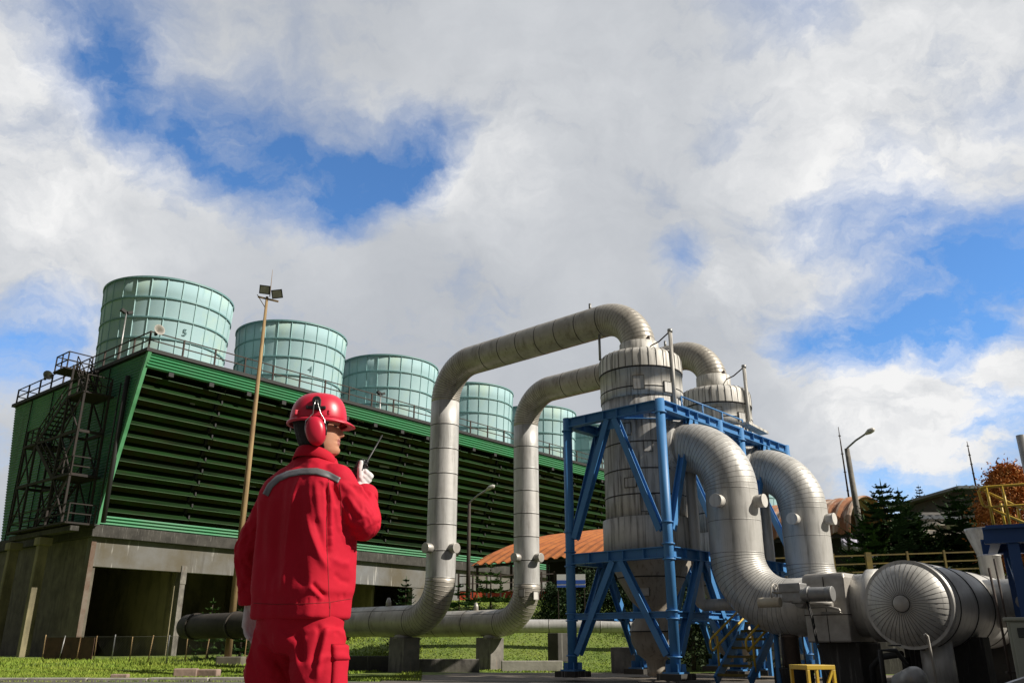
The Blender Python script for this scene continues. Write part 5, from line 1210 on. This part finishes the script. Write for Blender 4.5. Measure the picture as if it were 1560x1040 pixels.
# collar
m=MB(); 
for (z,k) in ((0,1.0),):
    pass
vs=[];nC=40
for (z,a,d) in ((1.445,.076,.072),(1.480,.077,.073),(1.488,.081,.078),(1.482,.087,.083),(1.440,.103,.096),(1.437,.099,.092)):
    for k in range(nC):
        t=2*PI*k/nC; f=.5-.5*math.sin(t)      # higher at the back
        vs.append((.006+a*math.cos(t),.006+d*math.sin(t),z+.024*f-.022*(1-f)))
m.add(vs,[(i*nC+k,i*nC+(k+1)%nC,(i+1)*nC+(k+1)%nC,(i+1)*nC+k) for i in range(5) for k in range(nC)],0,True)
m.build('collar',M['red'],jacket)
tape(bvh,[(447,692),(462,689),(480,689),(498,692),(512,700)],1.5,'collar_seam',M['red_dark'],jacket,.0004,th=.0006)
# cuffs
for P_,rr in ((rad_pts,.054),(lad_pts,.060)):
    e=P_[-1]; d=(P_[-1]-P_[-4]).normalized(); m=MB(); m.tube([e-d*.06,e-d*.055,e-d*.002,e+d*.004],[rr-.002,rr+.003,rr+.002,rr-.004],24); m.build('cuff',M['red'],jacket)
# --- trousers
m=MB()
loft(m,[(.66,.165,.105,-.003,.0),(.70,.198,.134,0,0),(.80,.198,.142,0,0),(.87,.18,.125,0,0),(.90,.17,.12,0,0)],40,2.2)
HR,HL=Vector((.105,0,.74)),Vector((-.105,0,.74)); FR,FL=Vector((.142,.02,.06)),Vector((-.165,-.01,.06))
rp,rr_=catmull([HR,Vector((.125,.0,.60)),Vector((.137,.015,.46)),Vector((.14,.0,.25)),FR],[.112,.112,.098,.088,.088],6)
lp,lr_=catmull([HL,Vector((-.138,.005,.60)),Vector((-.155,.03,.46)),Vector((-.165,.0,.25)),FL],[.112,.118,.102,.09,.09],6)
m.tube(rp,rr_,20); m.tube(lp,lr_,20)
tj=remesh(m,.0065,5)
def tw_(p,n):
    d=.007*(fold(Vector((p.x*7+p.z*3,p.y*5,p.z*2.6+abs(p.x)*5)),.3)-.35)
    d+=.009*math.exp(-((p.z-.64)/.12)**2)*(fold(Vector((p.x*5-p.z*8*(1 if p.x>0 else -1),p.z*4,p.y*3)),.26)-.3)
    d+=.012*math.exp(-((p.z-.12)/.08)**2)*(fold(Vector((p.x*4,p.y*4,p.z*20)),.3)-.4)
    return d*sst(.86,.76,p.z)
displace(tj,tw_)
relax(tj,2,.5)
displace(tj,TS)
relax(tj,1,.4)
tr=put(tj,'trousers',M['red'],wk)
tb=BVHTree.FromPolygons([v.co.copy() for v in tj.vertices],[tuple(p.vertices) for p in tj.polygons])
def pocket(side,cx):
    m=MB(); n=10; v=[]
    for (z,w_,o) in ((.70,.075,.012),(.695,.078,.02),(.60,.078,.018)): pass
    def patch(z0,z1,th0,th1,off,name):
        m=MB(); rows=[]
        for i in range(9):
            z=z0+(z1-z0)*i/8; row=[]
            for j in range(11):
                a=th0+(th1-th0)*j/10; u=Vector((math.cos(a)*side,math.sin(a),0)); c=Vector((cx,.005,z))
                h=tb.ray_cast(c+u*.4,-u)
                edge=min(1,min(i,8-i)/1.2+.15)*min(1,min(j,10-j)/1.2+.15)
                row.append((h[0] if h[0] is not None else c+u*.12)+u*off*edge)
            rows.append(row)
        vs=[q for r_ in rows for q in r_]; m.add(vs,[(i*11+j,i*11+j+1,(i+1)*11+j+1,(i+1)*11+j) for i in range(8) for j in range(10)],0,True)
        o=m.build(name,M['red'],tr); s=o.modifiers.new('s','SOLIDIFY'); s.thickness=.004; return o
    pk=patch(.50,.685,-.30,1.10,.010,'cargo_pocket'); fl=patch(.635,.70,-.35,1.15,.016,'pocket_flap')
pocket(1,.125); pocket(-1,-.138)
# --- head and body, one continuous skin surface
FAZ=R(85)                                  # the face looks to the right of the picture
hc=loc(-.859,3.655,1.600)
fw=(ROT@Vector((math.sin(FAZ),math.cos(FAZ),.07))).normalized(); upv=Vector((0,0,1)); rt_=fw.cross(upv).normalized(); upv=rt_.cross(fw)
HM=Matrix((rt_,fw,upv)).transposed(); HM4=Matrix.Translation(hc)@HM.to_4x4()
prof=[ # z, front y, back y, half width
 (-.134,.030,-.045,.030),(-.128,.062,-.055,.040),(-.120,.082,-.06,.047),(-.108,.0915,-.063,.054),(-.096,.0905,-.067,.059),(-.088,.0855,-.07,.062),(-.080,.090,-.073,.0645),(-.073,.0925,-.075,.066),(-.067,.0885,-.077,.067),(-.060,.094,-.079,.068),(-.052,.0905,-.081,.069),(-.044,.0885,-.084,.070),(-.034,.0875,-.087,.071),(-.022,.0865,-.09,.072),(-.010,.0855,-.093,.073),(.0,.0845,-.096,.0735),(.010,.0865,-.098,.074),(.020,.0915,-.100,.0745),(.032,.0945,-.102,.075),(.050,.0925,-.102,.0755),(.070,.085,-.098,.073),(.090,.070,-.086,.066),(.105,.050,-.068,.053),(.116,.026,-.044,.034),(.121,.008,-.018,.012)]
def smooth_prof():
    o=[]
    for i in range(len(prof)-1):
        a,b=prof[max(0,i-1)],prof[i]; c,d=prof[i+1],prof[min(len(prof)-1,i+2)]
        for k in range(3):
            t=k/3; o.append(tuple(.5*((2*b[q])+(c[q]-a[q])*t+(2*a[q]-5*b[q]+4*c[q]-d[q])*t*t+(3*b[q]-a[q]-3*c[q]+d[q])*t**3) if q else b[0]+(c[0]-b[0])*t for q in range(4)))
    return o+[prof[-1]]
BASEF=[(-.134,.030),(-.128,.054),(-.120,.068),(-.108,.077),(-.09,.0815),(-.06,.0855),(-.03,.087),(0,.0865),(.02,.0915),(.032,.0945)]
def basef(z):
    if z>=.032: return None
    for (a,fa),(b,fb) in zip(BASEF,BASEF[1:]):
        if a<=z<=b: return fa+(fb-fa)*(z-a)/(b-a)
    return None
def headmesh(m,n=160):
    vs=[]
    PR=smooth_prof()
    for (z,f0,b,w_) in PR:
        bf=basef(z); f=f0 if bf is None else bf; df=f0-f
        for k in range(n):
            t=2*PI*k/n; c,s=math.cos(t),math.sin(t); cy=(f+b)/2; d=(f-b)/2; ex=2.25
            x=w_*math.copysign(abs(c)**(2/ex),c); y=cy+d*math.copysign(abs(s)**(2/ex),s)
            if s>0:
                q=y+df*math.exp(-(x/.026)**2)
                # nose
                nz_=0
                if -.050<z<.006: nz_=.0235*sst(.012,-.036,z)**.9*sst(-.0515,-.0385,z)
                q+=nz_*math.exp(-abs(x/(.0105+.005*sst(-.015,-.034,z)))**2.4)
                # sockets, cheeks, mouth corners
                for sx in (-1,1):
                    q-=.010*math.exp(-((x-sx*.031)/.014)**2-((z-.001)/.011)**2)
                    q+=.004*math.exp(-((x-sx*.043)/.018)**2-((z+.032)/.02)**2)
                    q+=.0045*math.exp(-((x-sx*.031)/.010)**2-((z-.0)/.0065)**2)
                    q-=.003*math.exp(-((x-sx*.028)/.008)**2-((z+.067)/.008)**2)
                y=q
            vs.append(HM4@Vector((x,y,z)))
    N=len(PR); fs=[(i*n+k,i*n+(k+1)%n,(i+1)*n+(k+1)%n,(i+1)*n+k) for i in range(N-1) for k in range(n)]
    fs.append([k for k in range(n)][::-1]); fs.append([(N-1)*n+k for k in range(n)]); m.add(vs,fs)
m=MB(); headmesh(m)
nk=HM4@Vector((0,-.028,-.06)); m.tube([nk,(nk+Vector((0.004,.005,1.44)))*.5 if False else nk.lerp(Vector((.004,.004,1.42)),.5),Vector((.004,.002,1.40))],[.056,.056,.066],24)
for sx in (-1,1):                                                      # ears
    e=[HM4@Vector((sx*(.074+.010*math.sin(t*1.3)),-.012-.016*math.cos(t*1.1),-.036+.056*t/2.2)) for t in (0,.5,1,1.5,2.0,2.3)]; capsule(m,e,[.007,.010,.012,.012,.010,.007],10)
loft(m,[(.72,.15,.095,0,0),(.85,.145,.09,0,0),(1.0,.14,.09,0,0),(1.2,.165,.098,0,-.01),(1.33,.165,.09,0,-.01),(1.40,.12,.075,0,-.005),(1.43,.07,.06,.004,0)],32)
for P_ in (rad_pts,lad_pts): capsule(m,P_[2:],[.048]*10+[.042]*12+[.034]*(len(P_)-2-22) if len(P_)>24 else [.042]*(len(P_)-2),14)
for P_,e in ((rp,FR),(lp,FL)): capsule(m,P_+[e+Vector((0,.0,-.02)),e+Vector((0,.12,-.02))],[.07]*8+[.055]*8+[.042]*(len(P_)-16)+[.035,.03],14)
bd=remesh(m,.0028,3,.5)
inv=HM4.inverted()
bd.materials.clear()
body=put(bd,'body',[M['skin'],M['lip'],M['brow'],M['eye']],wk)
for p in bd.polygons:
    q=inv@p.center
    if q.y>.06 and abs(q.x)<.06:
        if abs(abs(q.x)-.031)<.0135 and abs(q.z-.0005)<.0042: p.material_index=3
        elif .015<abs(q.x)<.052 and abs(q.z-(.020+.003*math.cos((abs(q.x)-.034)*60)))<.0042: p.material_index=2
        elif abs(q.x)<.024 and -.082<q.z<-.055 and q.y>.083: p.material_index=1
        elif abs(q.x)<.020 and abs(q.z+.0505)<.003: p.material_index=2 if False else 0
# hair
m=MB(); n=48; hv=[]
Z=[-.100,-.085,-.06,-.03,0,.03,.05]
for z in Z:
    f=b=w_=0
    for (a,b_) in zip(prof,prof[1:]):
        if a[0]<=z<=b_[0]:
            t=(z-a[0])/(b_[0]-a[0]); f,b,w_=[a[i]+(b_[i]-a[i])*t for i in (1,2,3)]
    for k in range(n+1):
        t=R(168)+R(204)*k/n if z<-.0 else R(150)+R(240)*k/n
        c,s=math.cos(t),math.sin(t); o=.012+.004*noise.noise(Vector((c*9,s*9,z*40)))
        if z<-.09: o-=.010
        d=(f-b)/2+o; cy=(f+b)/2; x=(w_+o)*math.copysign(abs(c)**(.9),c); y=cy+d*math.copysign(abs(s)**(.9),s); hv.append(HM4@Vector((x,y,z+.004*noise.noise(Vector((c*14,s*14,0))))))
m.add(hv,[(i*(n+1)+k,i*(n+1)+k+1,(i+1)*(n+1)+k+1,(i+1)*(n+1)+k) for i in range(len(Z)-1) for k in range(n)],0,True)
hr=m.build('hair',M['brow'],wk); s=hr.modifiers.new('s','SOLIDIFY'); s.thickness=.012; s.offset=-1
# --- helmet
he=bpy.data.objects.new('helmet',None)
bpy.data.objects.remove(he)
hz=.030; m=MB(); n=72; vs=[]
tilt=Matrix.Rotation(R(-4),3,'X')
def hp(x,y,z): return HM4@(tilt@Vector((x,y-.004,z))+Vector((0,0,hz)))
L=[0,.10,.22,.36,.5,.64,.76,.86,.93,.975,1.0]
for i in L:
    zz=.128*math.sin(i*PI/2)**.92 if i>0 else 0; kx=math.cos(i*PI/2)**.62 if i<1 else 0
    for k in range(n):
        t=2*PI*k/n; c,s=math.cos(t),math.sin(t); a=.104; d=.126
        rg=.005*math.exp(-(c*kx*a/.018)**2)*sst(.15,.5,i)
        vs.append(hp(a*kx*c,d*kx*s,zz+rg))
N=len(L); m.add(vs,[(i*n+k,i*n+(k+1)%n,(i+1)*n+(k+1)%n,(i+1)*n+k) for i in range(N-1) for k in range(n)],0,True)
# rim and peak
rv=[]
for (o,z) in ((0,.0),(.008,-.004),(1,-.010),(1.02,-.016),(.0,-.012)):
    for k in range(n):
        t=2*PI*k/n; c,s=math.cos(t),math.sin(t)
        pk=.010+.029*max(0,s)**3.2; e=(pk if o>=1 else 0)*1.0+(o if o<1 else 0)
        rv.append(hp((.104+e*.75)*c,(.126+e)*s,z-.010*max(0,s)**3*(o>=1)-.002*(1-abs(s))))
m.add(rv,[(i*n+k,i*n+(k+1)%n,(i+1)*n+(k+1)%n,(i+1)*n+k) for i in range(4) for k in range(n)],0,True)
hm=m.build('helmet',M['red_shell'],wk); s=hm.modifiers.new('s','SOLIDIFY'); s.thickness=.003; s.offset=-1; sb=hm.modifiers.new('b','SUBSURF'); sb.levels=1; sb.render_levels=1
# slots and ridge on the shell sides
m=MB(); rH=HM@tilt
for (y,z,w_,h_) in ((.055,.022,.012,.02),(-.075,.02,.04,.022)):
    m.box(hp(.104*math.sqrt(max(0,1-(y/.126)**2))*.97,y,z),(.012,w_,h_),rH@Matrix.Rotation(math.atan2(-y*.104,(.126**2)*.8),3,'Z'))
m.build('helmet_lug',M['red_shell'],hm,bevel=.003)
# --- ear defenders
for sx in (1,-1):
    cup=HM4@Vector((sx*.106,.000,-.036))
    Rm=HM@Matrix.Rotation(sx*R(90),3,'Y')@Matrix.Rotation(R(8)*sx,3,'Z')
    mk=lambda a,b,h,z0: [(a,b,h,z0)]
    m=MB(); n=36; vs=[]
    for (k,z) in ((1.0,-.012),(1.03,.0),(1.0,.012),(.92,.024),(.76,.033),(.5,.039),(.2,.041),(.01,.0415)):
        for i in range(n):
            t=2*PI*i/n; vs.append(cup+Rm@Vector((.064*k*math.cos(t),.043*k*math.sin(t),z)))
    m.add(vs,[(i*n+k,i*n+(k+1)%n,(i+1)*n+(k+1)%n,(i+1)*n+k) for i in range(7) for k in range(n)],0,True); m.add(vs[:n],[[i for i in range(n)][::-1]])
    cu=m.build('ear_cup',M['red_shell'],wk)
    m=MB(); m.tube([cup+Rm@Vector((0.054*math.cos(2*PI*i/24),.035*math.sin(2*PI*i/24),-.016)) for i in range(25)],.009,8,cap=False); m.build('cushion',M['black'],cu)
    # bracket on the helmet and spring wires
    b0=hp(sx*.101,.0,.040)
    m=MB(); m.box(b0,(.014,.085,.014),rH); m.box(b0+HM@Vector((sx*.004,.004,.010)),(.02,.034,.046),rH); m.tube([b0+HM@Vector((-.004*sx,.004,.03)),b0+HM@Vector((.016*sx,.004,.03))],.019,18); m.build('bracket',M['black'],cu,bevel=.003)
    m=MB()
    for dy,ey in ((-.006,-.044),(.012,.040)):
        m.tube([b0+HM@Vector((sx*.016,dy*.4+.004,.030)),b0+HM@Vector((sx*.02,dy,.005)),b0+HM@Vector((sx*.012,dy*1.8,-.03)),cup+HM@Vector((sx*.012,ey*.95,.045)),cup+HM@Vector((sx*.012,ey,.01)),cup+HM@Vector((sx*.014,ey*.95,-.01))],.0022,6)
    m.build('wire',M['wire2'],cu)
    m=MB(); m.tube([cup+HM@Vector((sx*.010,.041,.03)),cup+HM@Vector((sx*.012,.0445,.0)),cup+HM@Vector((sx*.010,.043,-.022))],.0045,8); m.build('hinge',M['black'],cu)
# --- gloves
gz=Vector((.40,.12,.90)).normalized(); gx=(Vector((1,-.25,-.3))-gz*Vector((1,-.25,-.3)).dot(gz)).normalized(); gy=gz.cross(gx)
GR=Matrix((gx,gy,gz)).transposed(); GO=Vector((-.698,3.80,1.418))
def gp(x,y,z): return MWi@(GO+GR@Vector((x,y,z)))
m=MB()
for z in (-.042,-.02,.0,.02):
    capsule(m,[gp(.036,-.022,z),gp(.038,.03,z)],[.0165,.015],14)
kz=[.030,.009,-.013,-.034]; kr=[.0112,.0118,.0112,.0098]; kl=[1.0,1.06,1.0,.88]
for z,q_,l in zip(kz,kr,kl):
    capsule(m,[gp(.036,.018,z*.9),gp(.036,.046,z),gp(.012,.061*l**.3,z-.002),gp(-.022,.052*l**.3,z-.003),gp(-.034,.052-.040*l,z-.003)],[q_*1.1,q_*1.08,q_,q_*.95,q_*.88],12)
capsule(m,[gp(.034,-.010,-.040),gp(.030,-.034,-.012),gp(.014,-.044,.022),gp(.004,-.045,.050)],[.017,.0145,.0125,.0105],12)
capsule(m,[gp(.036,.0,-.035),gp(.040,-.004,-.062),RW.lerp(gp(.040,-.004,-.062),.4),RW],[.025,.028,.032,.034],16)
gr=remesh(m,.0032,2,.5); displace(gr,lambda p,n:.0005*noise.noise(p*90)+.0012*(ridge(p*36)-.5)); put(gr,'glove',M['glove'],wk)
# left hand hangs beside the thigh, fingers loosely curled
m=MB(); lw=LW; hd_=(loc(-1.122,3.83,.72)-LW); dn=hd_.normalized(); fr_=Vector((.25,.95,0)); fr_=(fr_-dn*fr_.dot(dn)).normalized(); sd_=dn.cross(fr_)
def lp_(d,f,s): return lw+dn*d+fr_*f+sd_*s
capsule(m,[lp_(-.02,0,0),lp_(.03,.0,0)],[.036,.031],16)
for f in (-.030,-.010,.011,.031): capsule(m,[lp_(.025,f*.7,0),lp_(.095,f,.004)],[.017,.015],12)
for f,l,q_ in ((.031,.92,.0105),(.011,1.06,.011),(-.010,1.0,.0105),(-.030,.80,.0092)):
    capsule(m,[lp_(.088,f,.004),lp_(.125*.5+.088*.5+.02*l,f,.012),lp_(.088+.058*l,f*.96,.022),lp_(.088+.075*l,f*.92,.040)],[q_*1.1,q_*1.05,q_,q_*.88],12)
capsule(m,[lp_(.015,.022,.006),lp_(.045,.048,.018),lp_(.078,.058,.026),lp_(.100,.056,.034)],[.017,.0145,.0125,.010],12)
gl=remesh(m,.0032,2,.5); displace(gl,lambda p,n:.0005*noise.noise(p*90)+.0012*(ridge(p*36)-.5)); put(gl,'glove',M['glove'],wk)
# --- boots
for e in (FR,FL):
    m=MB(); capsule(m,[e+Vector((0,-.03,.10)),e+Vector((0,-.03,.0)),e+Vector((0,-.025,-.02))],[.05,.05,.045],18); capsule(m,[e+Vector((0,-.04,-.02)),e+Vector((0,.06,-.02)),e+Vector((.006*(1 if e.x>0 else -1),.155,-.028))],[.042,.046,.036],18)
    bt=remesh(m,.006,3); 
    for v in bt.vertices:
        if v.co.z<.006: v.co.z=.006
    o=put(bt,'boot',M['boot'],wk)
    m=MB(); vs=[]
    m.tube([e+Vector((0,-.085,-.052)),e+Vector((0,.19,-.052))],.001,4)
    m=MB(); loft(m,[(.001,.05,.135,e.x,e.y+.055),(.018,.05,.135,e.x,e.y+.055)],28,2.6); m.build('sole',M['black'],o)
# --- hand radio (held, so a thing of its own)
rt0=thing('hand_radio','black hand radio with a long antenna held in the raised white glove','radio',tuple(GO),0)
rt0.rotation_euler=GR.to_euler()
MB().bx(-.026,.014,-.030,.029,-.085,.062).build('body',M['black'],rt0,bevel=.005)
m=MB(); m.tube([(-.004,.017,.060),(-.004,.017,.08),(-.004,.017,.088),(.0,.017,.222)],[.0085,.0085,.0048,.0032],10); m.build('antenna',M['black'],rt0)
m=MB(); m.cyl((-.006,-.012,.06),(-.006,-.012,.074),.0085,14); m.cyl((-.006,-.024,.06),(-.006,-.024,.07),.005,10); m.build('knob',M['black'],rt0)
m=MB(); m.bx(-.0285,-.0265,-.020,.020,-.01,.04); m.build('speaker_grille',M['dark'],rt0)
m=MB(); m.tube([(.006,-.02,.05),(.03,-.045,.052),(.045,-.052,.04)],.0045,8); m.build('strap_ring',M['black'],rt0)
